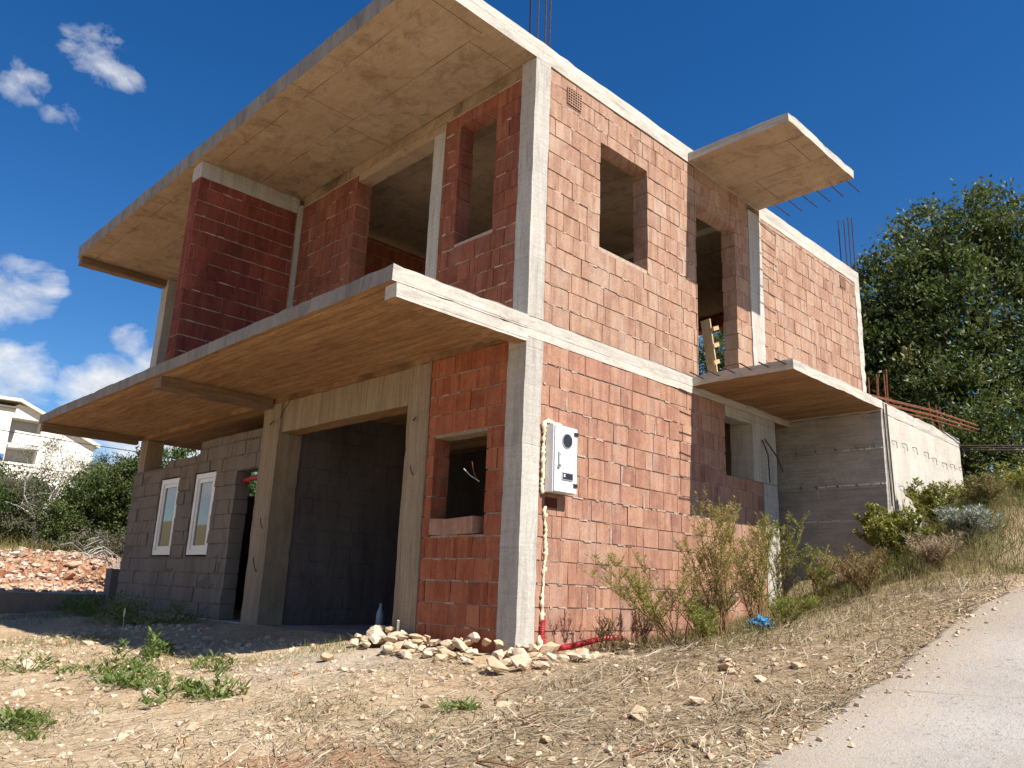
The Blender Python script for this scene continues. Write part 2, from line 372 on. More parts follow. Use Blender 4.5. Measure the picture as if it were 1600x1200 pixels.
def mat_road():
    m, t, bs, P = new_mat('worn_concrete_road', .9, .2)
    n1 = t.noise(P, .9, 6, .6); n2 = t.noise(P, 8, 6, .65)
    vo = t.n('ShaderNodeTexVoronoi', {'Scale': 95.0}); t.set(vo.inputs['Vector'], P)
    c = t.mix(t.ramp(n1, [(.35, 0), (.65, 1)]), (.305,.275,.243), (.39,.36,.325))
    c = t.mix(t.math('MULTIPLY', t.ramp(n2, [(.45, 0), (.7, 1)]), .35), c, (.29,.255,.215))
    sep = t.n('ShaderNodeSeparateColor'); t.set(sep.inputs[0], vo.outputs['Color'])
    c = t.mix(.3, c, t.ramp(sep.outputs[0], [(.0, .30), (.10, .46), (.8, .53), (1, .64)]), 'OVERLAY')
    n3 = t.noise(P, 30, 6, .7)
    c = t.mix(t.math('MULTIPLY', t.ramp(n3, [(.57, 0), (.64, 1)]), .6), c, (.16,.13,.105))
    sx = t.n('ShaderNodeSeparateXYZ'); t.set(sx.inputs[0], P)
    ed = t.n('ShaderNodeMapRange', {1: 3.55, 2: 2.95}); t.set(ed.inputs[0], t.math('ADD', sx.outputs[0], t.math('MULTIPLY', t.math('SUBTRACT', n2, .5), 1.1)))
    c = t.mix(t.math('MULTIPLY', ed.outputs[0], .6), c, (.36,.28,.19))
    vc = t.n('ShaderNodeTexVoronoi', {'Scale': .55, 'Randomness': 1.0}, feature='DISTANCE_TO_EDGE')
    wv = t.n('ShaderNodeVectorMath', operation='ADD'); t.set(wv.inputs[0], P); t.set(wv.inputs[1], t.scaled(t.n('ShaderNodeTexNoise', {'Scale': 3.0, 'Detail': 4.0}).outputs['Color'], (.35,.35,.35))); t.set(vc.inputs['Vector'], wv.outputs[0])
    ck = t.math('MULTIPLY', t.ramp(vc.outputs['Distance'], [(0, 1), (.008, 0)]), t.ramp(n1, [(.45, 0), (.55, 1)]))
    c = t.mix(t.math('MULTIPLY', ck, .55), c, (.14,.12,.10))
    t.set(bs.inputs['Base Color'], c)
    bump(t, bs, t.math('ADD', t.math('MULTIPLY', vo.outputs['Distance'], .35), t.math('MULTIPLY', n3, 1.3)), .6, .010)
    return m
M['road'] = mat_road()

# ------------------------------------------------------------------ terrain
def sst(a, b, x):
    t_ = np.clip((x-a)/(b-a), 0, 1); return t_*t_*(3-2*t_)
def road_z(y):
    Y = y+4.92
    return np.where(Y < 7, -.99+.22*Y, .55+.17*(Y-7))
def ground_z(x, y):
    x = np.asarray(x, float); y = np.asarray(y, float)
    front = np.where(y > -6, .115*y, -.69+.05*(y+6))
    side = np.interp(y, [0, 2.4, 4.3, 5.1, 8.1, 9.5], [0, .12, .42, .78, 1.5, 2.2])
    h = np.where(y < 0, front, side)
    r = road_z(y)
    h = np.where(y > 9.5, np.maximum(2.2, r+.25), h)
    w = np.clip((x-.05)/2.75, 0, 1); w = w*.5+w*w*(3-2*w)*.5
    g = h+(r-h)*w
    bmp = .62*np.exp(-(((x-1.7)/1.0)**2+((y-7.6)/2.9)**2))*(1-sst(2.2, 2.9, x))
    g = g+np.where(x > 0, bmp, 0)
    # left of the corner
    inside = (x <= 0)
    house = np.where(y < .05, front, np.where(y < 8.0, -.06, 2.2+.1*(y-8)))
    g = np.where(inside, house, g)
    left = np.where(x < -9.85, .1, 0)
    bank = .1+.78*sst(14.3, 16.0, -x)+.09*np.clip(-x-16, 0, 40)+np.clip(y-8, 0, 30)*.06
    g = np.where(x < -9.85, bank, g)
    g = np.where((x < -9.85) & (y < -6), np.minimum(bank, .1), g) if False else g
    g = g-.05*sst(2.95, 3.15, x)*(1-sst(7.5, 7.9, x))
    return g
def vnoise(x, y, f, seed=0.0):
    return np.array([noise.noise(Vector((a*f+seed, b*f-seed, seed*.37))) for a, b in zip(x.ravel(), y.ravel())]).reshape(x.shape)
def axis_pts(segs):
    out = []
    for a, b, st in segs: out.append(np.arange(a, b, st))
    out.append([segs[-1][1]]); return np.concatenate(out)
gx = axis_pts([(-300,-60,24), (-60,-24,3), (-24,-17,.5), (-17,-13.8,.14), (-13.8,-10,.5), (-10,-6,.12), (-6,3.4,.05), (3.4,8,.4), (8,30,2), (30,300,27)])
gy = axis_pts([(-300,-30,30), (-30,-6,1.5), (-6,-4.4,.2), (-4.4,2.4,.05), (2.4,9,.09), (9,20,.5), (20,60,3), (60,400,34)])
GX, GY = np.meshgrid(gx, gy, indexing='ij')
GZ = ground_z(GX, GY)
near = ((np.abs(GX) < 19) & (GY > -8) & (GY < 12) & ~((GX < -.1) & (GX > -9.6) & (GY > .1) & (GY < 7.9)))
nz = np.zeros_like(GZ); 
ii = np.where(near)
nx_, ny_ = GX[ii], GY[ii]
nv = .035*vnoise(nx_, ny_, .9, 3.1)+.022*vnoise(nx_, ny_, 3.1, 8.2)+.011*vnoise(nx_, ny_, 11.0, 1.7)
bk = sst(14.2, 15, -nx_)*(1-sst(16.3, 17.5, -nx_))
nv = nv+bk*(.22*vnoise(nx_, ny_, 1.3, 5.5)+.10*vnoise(nx_, ny_, 4.0, 2.2))
roadmask = sst(2.9, 3.2, nx_)*(1-sst(7.4, 7.8, nx_))
nz[ii] = nv*(1-roadmask)
GZ = GZ+nz
def gz(x, y):
    i = min(max(int(np.searchsorted(gx, x))-1, 0), len(gx)-2); j = min(max(int(np.searchsorted(gy, y))-1, 0), len(gy)-2)
    fx = (x-gx[i])/(gx[i+1]-gx[i]); fy = (y-gy[j])/(gy[j+1]-gy[j])
    return float((GZ[i,j]*(1-fx)+GZ[i+1,j]*fx)*(1-fy)+(GZ[i,j+1]*(1-fx)+GZ[i+1,j+1]*fx)*fy)
def gz_arr(x, y):
    i = np.clip(np.searchsorted(gx, x)-1, 0, len(gx)-2); j = np.clip(np.searchsorted(gy, y)-1, 0, len(gy)-2)
    fx = (x-gx[i])/(gx[i+1]-gx[i]); fy = (y-gy[j])/(gy[j+1]-gy[j])
    return (GZ[i,j]*(1-fx)+GZ[i+1,j]*fx)*(1-fy)+(GZ[i,j+1]*(1-fx)+GZ[i+1,j+1]*fx)*fy
ni, nj = len(gx), len(gy)
ID = np.arange(ni*nj).reshape(ni, nj)
F = np.stack([ID[:-1,:-1], ID[1:,:-1], ID[1:,1:], ID[:-1,1:]], -1).reshape(-1, 4)
V = np.stack([GX, GY, GZ], -1).reshape(-1, 3)
g_o = np_mesh('ground', V, F, np.full(len(F), .5), M['ground'], smooth=True); tag(g_o, kind='structure')

# road: broken left edge, a real slab 5 cm above the soil
ry = axis_pts([(-60,-8,2), (-8,12,.05), (12,40,1)])
rx = np.array([0, .012, .06, .3, .8, 1.6, 2.6, 3.6, 4.5])
ex = np.array([2.9+.075*noise.noise(Vector((0, y*1.3, 4)))+.05*noise.noise(Vector((2, y*5, 4)))+.03*noise.noise(Vector((5, y*17, 1))) for y in ry])
RX = ex[:,None]+rx[None,:]*(7.55-2.9)/4.5; RY = np.repeat(ry[:,None], len(rx), 1)
RZ = road_z(RY)+.012+.006*vnoise(RX, RY, 1.1, 6)
RZ[:,0] -= .09; RZ[:,1] -= .012
ID = np.arange(RX.size).reshape(RX.shape)
F = np.stack([ID[:-1,:-1], ID[:-1,1:], ID[1:,1:], ID[1:,:-1]], -1).reshape(-1, 4)
r_o = np_mesh('road', np.stack([RX, RY, RZ], -1).reshape(-1, 3), F, np.full(len(F), .5), M['road'], smooth=False); tag(r_o, kind='structure')

# ------------------------------------------------------------------ house
house = empty('unfinished_house', (0, 0, 0), label='roofless two storey house shell of bare red brick and raw concrete slabs', cat='house')
H = house
def rect_sub(rects, hole):
    out = []
    a0, a1, b0, b1 = hole
    for (u0, u1, z0, z1) in rects:
        if a1 <= u0 or a0 >= u1 or b1 <= z0 or b0 >= z1: out.append((u0, u1, z0, z1)); continue
        if a0 > u0: out.append((u0, a0, z0, z1))
        if a1 < u1: out.append((a1, u1, z0, z1))
        m0, m1 = max(u0, a0), min(u1, a1)
        if b0 > z0: out.append((m0, m1, z0, b0))
        if b1 < z1: out.append((m0, m1, b1, z1))
    return out
def brick_wall(name, axis, plane, out, u0, u1, z0, z1, thick, bm_, mm, openings=(), course=.2, bw=.25, hj=.013, vj=.006, seed=1, parent=None, rough=.0035, inset=.010, dark=None, jit=.0026, smear=.42):
    r = random.Random(seed); mb = MB()
    def put(ua, ub, za, zb, d0, d1, mi, t, jit):
        a = plane-out*d0; b = plane-out*d1; lo_, hi_ = min(a, b), max(a, b)
        if axis == 'x': mb.box((lo_, ua, za), (hi_, ub, zb), mi, t, jit, r)
        else: mb.box((ua, lo_, za), (ub, hi_, zb), mi, t, jit, r)
    rects = [(u0+.012, u1-.012, z0, z1-.002)]
    for (a, b, c, d) in openings: rects = rect_sub(rects, (a-.016, b+.016, c-.004 if c > z0 else c, d+.004))
    for q in rects: put(*q, inset, thick-inset, 1, .5, 0)
    n = int(math.ceil((z1-z0)/course-1e-6))
    for k in range(n):
        za = z0+k*course+hj*.5; zb = min(z0+(k+1)*course-hj*.5, z1-.001)
        if zb-za < .02: continue
        u = u0-r.uniform(0, bw) if k % 2 else u0-r.uniform(0, bw*.6)
        tilt = r.uniform(-.003, .003); cuts = []
        while u < u1:
            cuts.append(u); u += bw*r.choice([1, 1, 1, 1, 1, .76, .5])+r.uniform(-.006, .006)
        zm = (za+zb)/2; spans = [(u0, u1)]
        for (a, b, c, d) in openings:
            if c < zm < d:
                nsp = []
                for (p, q) in spans:
                    if b <= p or a >= q: nsp.append((p, q)); continue
                    if a > p: nsp.append((p, a))
                    if b < q: nsp.append((b, q))
                spans = nsp
        if smear and k > 0:
            for (p, q) in spans:
                uu = p+r.uniform(0, .1)
                while uu < q-.05:
                    w_ = r.uniform(.03, .15); zj = z0+k*course+r.uniform(-.003, .003); hh = r.uniform(.004, .011)
                    if r.random() < smear and not any(a-.02 < uu+w_ and uu < b+.02 and c-.02 < zj < d+.02 for (a, b, c, d) in openings): put(uu, min(uu+w_, q-.01), zj-hh, zj+hh*r.uniform(.3, 1), r.uniform(-.0065, -.0005), .03, 1, .5, .003)
                    uu += w_+r.uniform(.0, .12)
                    if r.random() < .018 and not any(a-.05 < uu < b+.05 for (a, b, c, d) in openings): put(uu-.01, min(uu+r.uniform(.0, .02), q-.005), zj, zj+course*r.uniform(.5, .95), r.uniform(-.005, -.002), .03, 1, .5, .003)
        for (p, q) in spans:
            e = [p]+[c for c in cuts if p+.05 < c < q-.05]+[q]
            for ua, ub in zip(e, e[1:]):
                if ua == p and p > u0: ua += r.uniform(-.008, .006)
                if ub == q and q < u1: ub += r.uniform(-.006, .008)
                t_ = min(1, max(0, r.gauss(.5, .19)))
                if dark and r.random() < dark: t_ = r.uniform(0, .15)
                pcs = [(ua+vj/2, ub-vj/2, za+tilt+r.uniform(-.0025, .0025), zb+tilt+r.uniform(-.0025, .0025))]
                for o in openings:
                    if not o[2] < zm < o[3]: pcs = rect_sub(pcs, o)
                for (a, b, c, d) in pcs:
                    if b-a < .008 or d-c < .015: continue
                    off = r.uniform(-rough, rough)
                    put(a, b, c, d, off, thick-r.uniform(-rough, rough), 0, t_, jit)
    return mb.build(name, [bm_, mm], parent)
def cbox(name, lo, hi, mat, seg=.12, amp=.005, mbot=None, parent=H, freq=6.0):
    mb = MB(); mb.rbox(lo, hi, seg, amp, 0, 1 if mbot else None, freq)
    return mb.build(name, [mat]+([mbot] if mbot else []), parent)

# slabs and beams ---------------------------------------------------------
mb = MB(); mb.rbox((-9.5,-1.47,5.76), (.004,4.47,5.97), .13, .006, 0, 1)
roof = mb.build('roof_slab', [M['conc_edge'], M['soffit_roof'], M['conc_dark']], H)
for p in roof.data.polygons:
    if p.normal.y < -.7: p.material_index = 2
mb = MB(); mb.rbox((-9.5,4.48,5.67), (.003,7.81,5.89), .15, .006, 0, 1)
mb.build('rear_roof_slab', [M['conc_edge'], M['soffit_roof']], H)
mb = MB(); mb.rbox((-9.5,.0,2.80), (.006,7.80,3.0), .13, .006, 0, 1)
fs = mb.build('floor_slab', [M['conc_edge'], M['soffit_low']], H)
for p in fs.data.polygons:
    if p.normal.y < -.7: p.material_index = 1
mb = MB(); mb.rbox((-9.6,-1.55,2.865), (.03,-.004,3.0), .1, .007, 0, 1)
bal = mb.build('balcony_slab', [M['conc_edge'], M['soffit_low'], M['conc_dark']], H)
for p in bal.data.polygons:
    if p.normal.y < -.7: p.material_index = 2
cbox('balcony_beam', (-.13,-1.5,2.74), (.026,-.01,2.862), M['conc_edge'], .1, .005, M['soffit_low'])
cbox('formwork_strip', (-.55,-1.46,2.835), (-.14,-.01,2.862), M['soffit_low'], .2, .003)
cbox('balcony_beam', (-4.9,-1.5,2.73), (-4.66,-.03,2.862), M['beam_dark'], .1, .005)
cbox('balcony_beam', (-9.58,-1.52,2.73), (-9.44,-.01,2.862), M['beam_dark'], .1, .005)
cbox('roof_lip', (-9.49,-1.44,5.63), (-9.32,-.01,5.756), M['beam_dark'], .12, .005)
cbox('canopy_slab', (.006,2.725,5.775), (1.326,4.47,5.885), M['conc_edge'], .08, .007, M['soffit_roof'])
cbox('terrace_slab', (.008,2.725,2.885), (1.23,5.075,3.0), M['conc_edge'], .08, .008, M['soffit_low'])
cbox('roof_beam', (-4.5,.004,5.63), (-.2,.2,5.756), M['soffit_roof'], .13, .004)
cbox('roof_beam', (-3.2,.010,5.51), (-1.41,.2,5.628), M['soffit_roof'], .13, .004)
cbox('partition_beam', (-4.87,-1.42,5.53), (-4.6,-.004,5.756), M['conc_col'], .1, .006)
# annex of cast concrete --------------------------------------------------
cbox('annex_side_wall', (-1.2,5.08,-.4), (1.2,5.28,2.855), M['conc_box_grey'], .12, .007)
cbox('annex_front_wall', (1.0,5.284,-.4), (1.197,8.08,2.855), M['conc_box'], .12, .007)
cbox('annex_roof', (.006,5.08,2.86), (1.2,8.09,3.0), M['conc_edge'], .1, .008)
for z, x0, x1 in ((2.40,.7,1.19), (1.96,.35,1.2), (1.52,-.1,1.2), (1.08,-.1,.6)):
    mb = MB()
    x = x0
    while x < x1:
        w = rnd.uniform(.04, .16); mb.box((x, 5.066, z+rnd.uniform(-.004,.004)), (min(x+w, x1), 5.084, z+rnd.uniform(.008,.02)), 0, .5, .003); x += w+rnd.uniform(0, .03)
    mb.build('pour_fin', M['lime'], H)
# tie wires left sticking out of the annex
for z, y0, n in ((2.52, 5.42, 8), (1.98, 5.5, 7)):
    for i in range(n):
        y = y0+i*.36+rnd.uniform(-.04,.04); z_ = z+rnd.uniform(-.04,.03)
        mb = MB(); mb.tube([(1.19,y-.03,z_+.02), (1.225,y,z_+.02), (1.23,y+.05,z_+.012), (1.235,y+.045,z_-.07)], .0045, 5)
        mb.build('tie_wire', M['rust_dark'], H)
for z in (2.44, 1.97):
    for i in range(5):
        x = .1+i*.25+rnd.uniform(-.04,.04)
        mb = MB(); mb.tube([(x,5.09,z), (x+.01,5.05,z+.005), (x+.03,5.04,z-.03)], .006, 5); mb.build('tie_wire', M['rust_dark'], H)
# columns -----------------------------------------------------------------
cbox('corner_column', (-.225,-.012,-.4), (.010,.21,2.795), M['conc_col'], .09, .006)
cbox('corner_column', (-.19,-.010,3.004), (.010,.205,5.756), M['conc_col'], .09, .005)
cbox('garage_column', (-1.72,-.012,-.3), (-1.36,.25,2.795), M['conc_col_tan'], .1, .006)
cbox('entrance_column', (-4.88,-.02,-.3), (-4.45,.32,2.795), M['conc_col_tan'], .1, .007)
cbox('end_column', (-9.5,.06,2.20), (-9.2,.34,2.795), M['conc_col_tan'], .1, .006)
cbox('end_column', (-9.5,.0,3.004), (-9.22,.3,5.756), M['conc_col'], .12, .005)
cbox('garage_lintel', (-4.446,.01,2.39), (-1.724,.26,2.795), M['conc_col_tan'], .13, .006, M['soffit_low'])
cbox('window_column', (-1.6,.0,3.004), (-1.405,.2,5.51), M['conc_col'], .1, .004)
cbox('partition_column', (-4.59,-.03,3.004), (-4.50,.2,5.625), M['conc_col'], .12, .004)
cbox('side_column', (-.3,4.155,3.004), (.012,4.49,5.668), M['conc_col'], .1, .006)
cbox('rear_column', (-.25,7.625,3.004), (.010,7.80,5.666), M['conc_edge'], .08, .012)
cbox('side_column', (-.3,4.30,-.3), (.012,4.65,1.95), M['conc_col'], .1, .006)
cbox('side_column', (-.3,4.05,1.955), (.012,4.65,2.795), M['conc_col'], .1, .006)
cbox('window_lintel', (-.22,3.42,2.665), (.012,4.046,2.795), M['conc_col'], .1, .005)
cbox('inner_beam', (-9.15,1.5,2.52), (-4.9,1.78,2.795), M['beam_dark'], .3, .005)
cbox('inner_beam', (-4.4,2.6,2.5), (-.25,2.85,2.795), M['beam_dark'], .3, .005)
# brick walls -------------------------------------------------------------
brick_wall('upper_side_wall', 'x', 0, 1, .213, 2.85, 3.004, 5.742, .2, M['brick_up'], M['mortar_pale'], [(1.03,1.87,4.05,5.27)], seed=3, parent=H, rough=.0035)
brick_wall('door_wall', 'x', 0, 1, 2.855, 4.15, 3.004, 5.762, .2, M['brick_up'], M['mortar_pale'], [(2.875,3.8,2.9,5.26)], seed=4, parent=H)
brick_wall('upper_rear_side_wall', 'x', 0, 1, 4.495, 7.62, 3.004, 5.664, .2, M['brick_up'], M['mortar_pale'], seed=5, parent=H, rough=.0035)
cbox('door_lintel', (-.19,2.78,5.262), (-.012,3.9,5.36), M['conc_col'], .2, .003)
brick_wall('lower_side_wall', 'x', 0, 1, .213, 4.296, -.2, 2.795, .2, M['brick_low'], M['mortar'], [(3.42,4.30,1.95,2.9)], seed=6, parent=H, rough=.0035, dark=.06)
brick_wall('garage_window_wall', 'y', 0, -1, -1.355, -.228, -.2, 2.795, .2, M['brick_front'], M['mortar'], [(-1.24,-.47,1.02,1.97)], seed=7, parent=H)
cbox('garage_window_lintel', (-1.27,.006,1.972), (-.45,.19,2.012), M['conc_col_tan'], .1, .003)
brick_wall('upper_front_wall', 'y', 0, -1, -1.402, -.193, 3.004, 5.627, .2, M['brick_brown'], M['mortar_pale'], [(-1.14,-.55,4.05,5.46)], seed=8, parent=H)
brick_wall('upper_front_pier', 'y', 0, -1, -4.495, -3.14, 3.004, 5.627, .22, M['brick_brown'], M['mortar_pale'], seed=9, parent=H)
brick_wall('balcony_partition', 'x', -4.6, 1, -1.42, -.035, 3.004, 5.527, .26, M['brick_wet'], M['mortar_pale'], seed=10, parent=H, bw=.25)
brick_wall('block_wall', 'y', .03, -1, -9.5, -4.885, -.2, 2.52, .2, M['block'], M['block_mortar'],
           [(-8.27,-7.52,.83,2.05), (-6.97,-6.25,.83,2.05), (-5.6,-4.8,-.3,1.98), (-9.6,-6.88,2.32,2.6), (-9.6,-8.1,2.24,2.6)], bw=.4, hj=.012, vj=.008, seed=12, parent=H, rough=.009, jit=.006)
# inside walls
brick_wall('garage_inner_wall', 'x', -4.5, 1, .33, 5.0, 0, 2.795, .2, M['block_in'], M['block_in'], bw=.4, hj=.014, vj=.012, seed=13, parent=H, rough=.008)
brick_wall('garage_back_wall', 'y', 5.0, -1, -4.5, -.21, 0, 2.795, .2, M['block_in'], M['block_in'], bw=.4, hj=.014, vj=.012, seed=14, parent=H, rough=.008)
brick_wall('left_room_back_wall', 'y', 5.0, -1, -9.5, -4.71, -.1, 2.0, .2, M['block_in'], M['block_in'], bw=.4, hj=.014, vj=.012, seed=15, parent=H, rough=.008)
brick_wall('upper_inner_wall', 'x', -4.7, 1, .2, 7.55, 3.004, 5.66, .2, M['brick_front'], M['mortar'], seed=16, parent=H)
brick_wall('upper_back_wall', 'y', 7.6, -1, -4.7, -.26, 3.004, 5.664, .2, M['brick_front'], M['mortar'], [(-3.7,-2.3,4.0,5.42)], seed=17, parent=H)
brick_wall('left_end_wall', 'x', -9.5, -1, .31, 4.98, -.1, 2.05, .2, M['block_in'], M['block_in'], bw=.4, hj=.014, vj=.012, seed=18, parent=H, rough=.008)
cbox('ground_floor', (-9.45,.02,-.12), (-.2,7.7,0), M['conc_col'], .4, .006)
# clay ventilation bricks, dark backing plate painted as the shade in the cells
for (y0, y1, z0, z1) in ((.47,.69,5.47,5.66), (7.05,7.24,5.44,5.62)):
    mb = MB(); mb.box((.004,y0,z0), (.007,y1,z1), 1)
    n = 6
    for i in range(n+1):
        y = y0+(y1-y0)*i/n; mb.box((.0075,y-.005,z0), (.016,y+.005,z1))
        z = z0+(z1-z0)*i/n; mb.box((.0165,y0,z-.005), (.018,y1,z+.005))
    mb.build('vent_brick', [M['brick_up'], M['void']], H)
# white windows in the block wall
for (x0, x1) in ((-8.25,-7.54), (-6.95,-6.27)):
    z0, z1, y = .85, 2.03, .045
    w = MB(); f = .075
    w.box((x0,y,z0), (x0+f,y+.07,z1)); w.box((x1-f,y,z0), (x1,y+.07,z1))
    w.box((x0+f,y,z0), (x1-f,y+.07,z0+f)); w.box((x0+f,y,z1-f), (x1-f,y+.07,z1))
    fr = w.build('window', M['white_pvc'], H)
    s_ = MB(); a = f+.002; g = .055
    s_.box((x0+a,y+.018,z0+a), (x0+a+g,y+.06,z1-a)); s_.box((x1-a-g,y+.018,z0+a), (x1-a,y+.06,z1-a))
    s_.box((x0+a+g,y+.018,z0+a), (x1-a-g,y+.06,z0+a+g)); s_.box((x0+a+g,y+.018,z1-a-g), (x1-a-g,y+.06,z1-a))
    s_.build('sash', M['white_pvc'], fr)
    p_ = MB(); p_.box((x0+a+g,y+.035,z0+a+g), (x1-a-g,y+.045,z1-a-g)); p_.build('pane', M['glass'], fr)
mb = MB(); mb.tube([(-5.59,.14,1.86), (-4.9,.14,1.9)], .035, 10); mb.build('door_prop_bar', M['red_pipe'], H, True)
# foam seam between column and wall, and round the meter box
def foam(path, r0, r1, seed):
    r = random.Random(seed); mb = MB(); pts = []; rad = []
    for a, b in zip(path, path[1:]):
        a = Vector(a); b = Vector(b); n = max(2, int((b-a).length/.018))
        for i in range(n):
            p = a.lerp(b, i/n); pts.append(p+Vector((r.uniform(-.003,.006), r.uniform(-.009,.009), 0))); rad.append(r.uniform(r0, r1)*(1.35 if r.random() < .15 else 1))
    mb.tube(pts, rad, 8); return mb.build('foam_seam', M['foam'], H, True)
foam([(.012,.29,1.27), (.012,.315,.9), (.012,.29,.5), (.012,.30,.16)], .006, .022, 1)
foam([(.012,.245,1.38), (.015,.252,2.03), (.015,.30,2.055), (.015,.5,2.03)], .010, .024, 2)
foam([(.012,.28,.16), (.03,.26,.03), (.04,.2,-.02)], .02, .035, 3)

# rebar -------------------------------------------------------------------
def bar(pts, r=.007, mat='rust', name='rebar'):
    mb = MB(); mb.tube(pts, r, 6); return mb.build(name, M[mat], H)
for x, y in ((-.16,.05), (-.05,.05), (-.05,.17), (-.02,.2)):
    bar([(x,y,5.9), (x+rnd.uniform(-.02,.02),y,7.2)], .009, 'rust_dark')
for x, y in ((-.2,7.66), (-.12,7.7), (-.04,7.66), (-.01,7.75)):
    bar([(x,y,5.8), (x+rnd.uniform(-.01,.01),y,6.88+rnd.uniform(-.05,.05))], .010, 'rust_dark')
for i in range(6):                       # canopy: bars out of the far edge
    x = .2+i*.2; bar([(x,4.4,5.83), (x+.01,4.92+rnd.uniform(-.06,.06),5.82-.03*rnd.random())], .008, 'rust_dark')
for i in range(6):                       # terrace slab: bars out of the near edge
    x = .15+i*.2; bar([(x,2.80,2.95), (x,2.48+rnd.uniform(-.03,.05),2.965+rnd.uniform(-.02,.01))], .008, 'rust_dark')
for i in range(5):                       # starter bars by the annex roof
    x = .72+i*.06; y = 6.0+(i%2)*.12
    bar([(x,y,2.95), (x+rnd.uniform(-.03,.05),y+rnd.uniform(-.05,.05),3.62+rnd.uniform(-.1,.05))], .009)
for k, (dz, dx) in enumerate(((0,0), (.03,.06), (.07,0), (.1,.06), (.13,.03))):   # cage lying over the annex roof
    bar([(.95+dx,5.25+k*.02,3.03+dz), (1.2+dx,6.9,3.08+dz), (1.35+dx,8.3,3.12+dz*.8)], .010)
for y in (7.3, 7.6, 7.7):
    bar([(1.1,y,2.95), (1.1+rnd.uniform(-.03,.03),y-.05,3.42)], .009)
for k in range(3):
    bar([(1.15,8.02+.03*k,2.88-.03*k), (3.2,9.6+.1*k,2.92-.02*k)], .010, 'rust_dark')
for y, z in ((5.14,1.7), (5.24,1.55)):
    bar([(1.02,y-.04,3.02), (1.215,y,2.98), (1.222,y+.02,z)], .009, 'rust_dark')
bar([(.02,4.28,2.5), (.10,4.26,2.3), (.09,4.30,1.95)], .008, 'rust_dark')
bar([(.0,4.35,2.55), (.12,4.45,2.3), (.14,4.55,2.12)], .008, 'rust_dark')
for x, z, dx, dz in ((-4.5,2.56,.45,.24), (-4.75,2.52,.3,.01), (-1.62,2.2,.16,.0), (-1.55,1.62,.05,.09), (-4.6,1.15,.07,.14), (-4.62,.6,.02,.2)):
    bar([(x,-.0,z), (x+dx*.4,-.05,z+dz*.4), (x+dx,-.09,z+dz)], .006, 'rust_dark', 'tie_wire')
bar([(-.55,-.0,1.5), (-.62,-.05,1.55), (-.70,-.07,1.62)], .005, 'twig', 'tie_wire')
bar([(-.56,-.0,1.49), (-.58,-.05,1.58), (-.6,-.06,1.68)], .004, 'rust', 'tie_wire')
bar([(-4.62,-1.44,3.1), (-4.615,-1.44,5.1)], .006, 'rust', 'rebar')

# ------------------------------------------------------------------ things on the house
mbx = empty('meter_box', (0, .27, 1.40), label='white electricity meter box with round window fixed on the sunlit brick wall', cat='meter box')
D_, W_, H_ = .13, .31, .61
mb = MB(); mb.box((.02,0,0), (D_-.014,W_,H_)); mb.build('cabinet', M['grey_plastic'] if False else M['white_paint'], mbx)
mb = MB(); mb.box((D_-.010,.008,.008), (D_+.004,W_-.004,H_-.008)); dr = mb.build('door', M['white_paint'], mbx)
def disc(mb, c, r, x, n=24, mi=0, th=.006):
    b = len(mb.v)
    for xx in (x, x+th):
        for k in range(n):
            a = 2*math.pi*k/n; mb.v.append((xx, c[0]+math.cos(a)*r, c[1]+math.sin(a)*r))
    mb.face([b+n+k for k in range(n)], mi); 
    for k in range(n): mb.face((b+k, b+(k+1)%n, b+n+(k+1)%n, b+n+k), mi)
mb = MB(); disc(mb, (.165,.475), .072, D_+.005); dial = mb.build('dial_ring', M['grey_plastic'], dr)
mb = MB(); disc(mb, (.165,.475), .060, D_+.0125, th=.003); mb.build('dial_glass', M['black_plastic'], dial)
mb = MB(); mb.box((D_+.005,.045,.235), (D_+.018,.062,.36)); mb.box((D_+.018,.045,.235), (D_+.03,.075,.25)); mb.box((D_+.005,.04,.22), (D_+.022,.07,.234)); mb.box((D_+.005,.062,.335), (D_+.012,.085,.35)); mb.build('latch', M['grey_plastic'], dr)
mb = MB(); mb.box((D_+.005,.165,.29), (D_+.007,.235,.335)); mb.build('rating_label', mat_plain('pale_label', (.66,.66,.66), .6), dr)
mb = MB(); mb.box((D_+.005,.10,.115), (D_+.012,.25,.185)); sw = mb.build('switch_window', M['grey_plastic'], dr)
mb = MB(); mb.box((D_+.0125,.112,.125), (D_+.016,.24,.176)); mb.build('switch_pane', M['black_plastic'], sw)
mb = MB(); mb.box((D_+.0165,.118,.14), (D_+.019,.135,.165)); mb.build('switch', M['white_paint'], sw)
mb = MB(); mb.box((D_+.0045,.075,.088), (D_+.006,.27,.092)); mb.build('door_seam', M['grey_plastic'], dr)
for z in (.06, .535):
    mb = MB(); mb.box((D_-.004,W_-.05,z), (D_+.013,W_+.004,z+.034)); mb.build('hinge', M['black_plastic'], mbx)
# chipped hole below the box: flat plate coloured as the hole's shade
mb = MB(); mb.box((.0045,.30,1.27), (.006,.46,1.36)); mb.build('recess_shade_plate', M['void'], H)

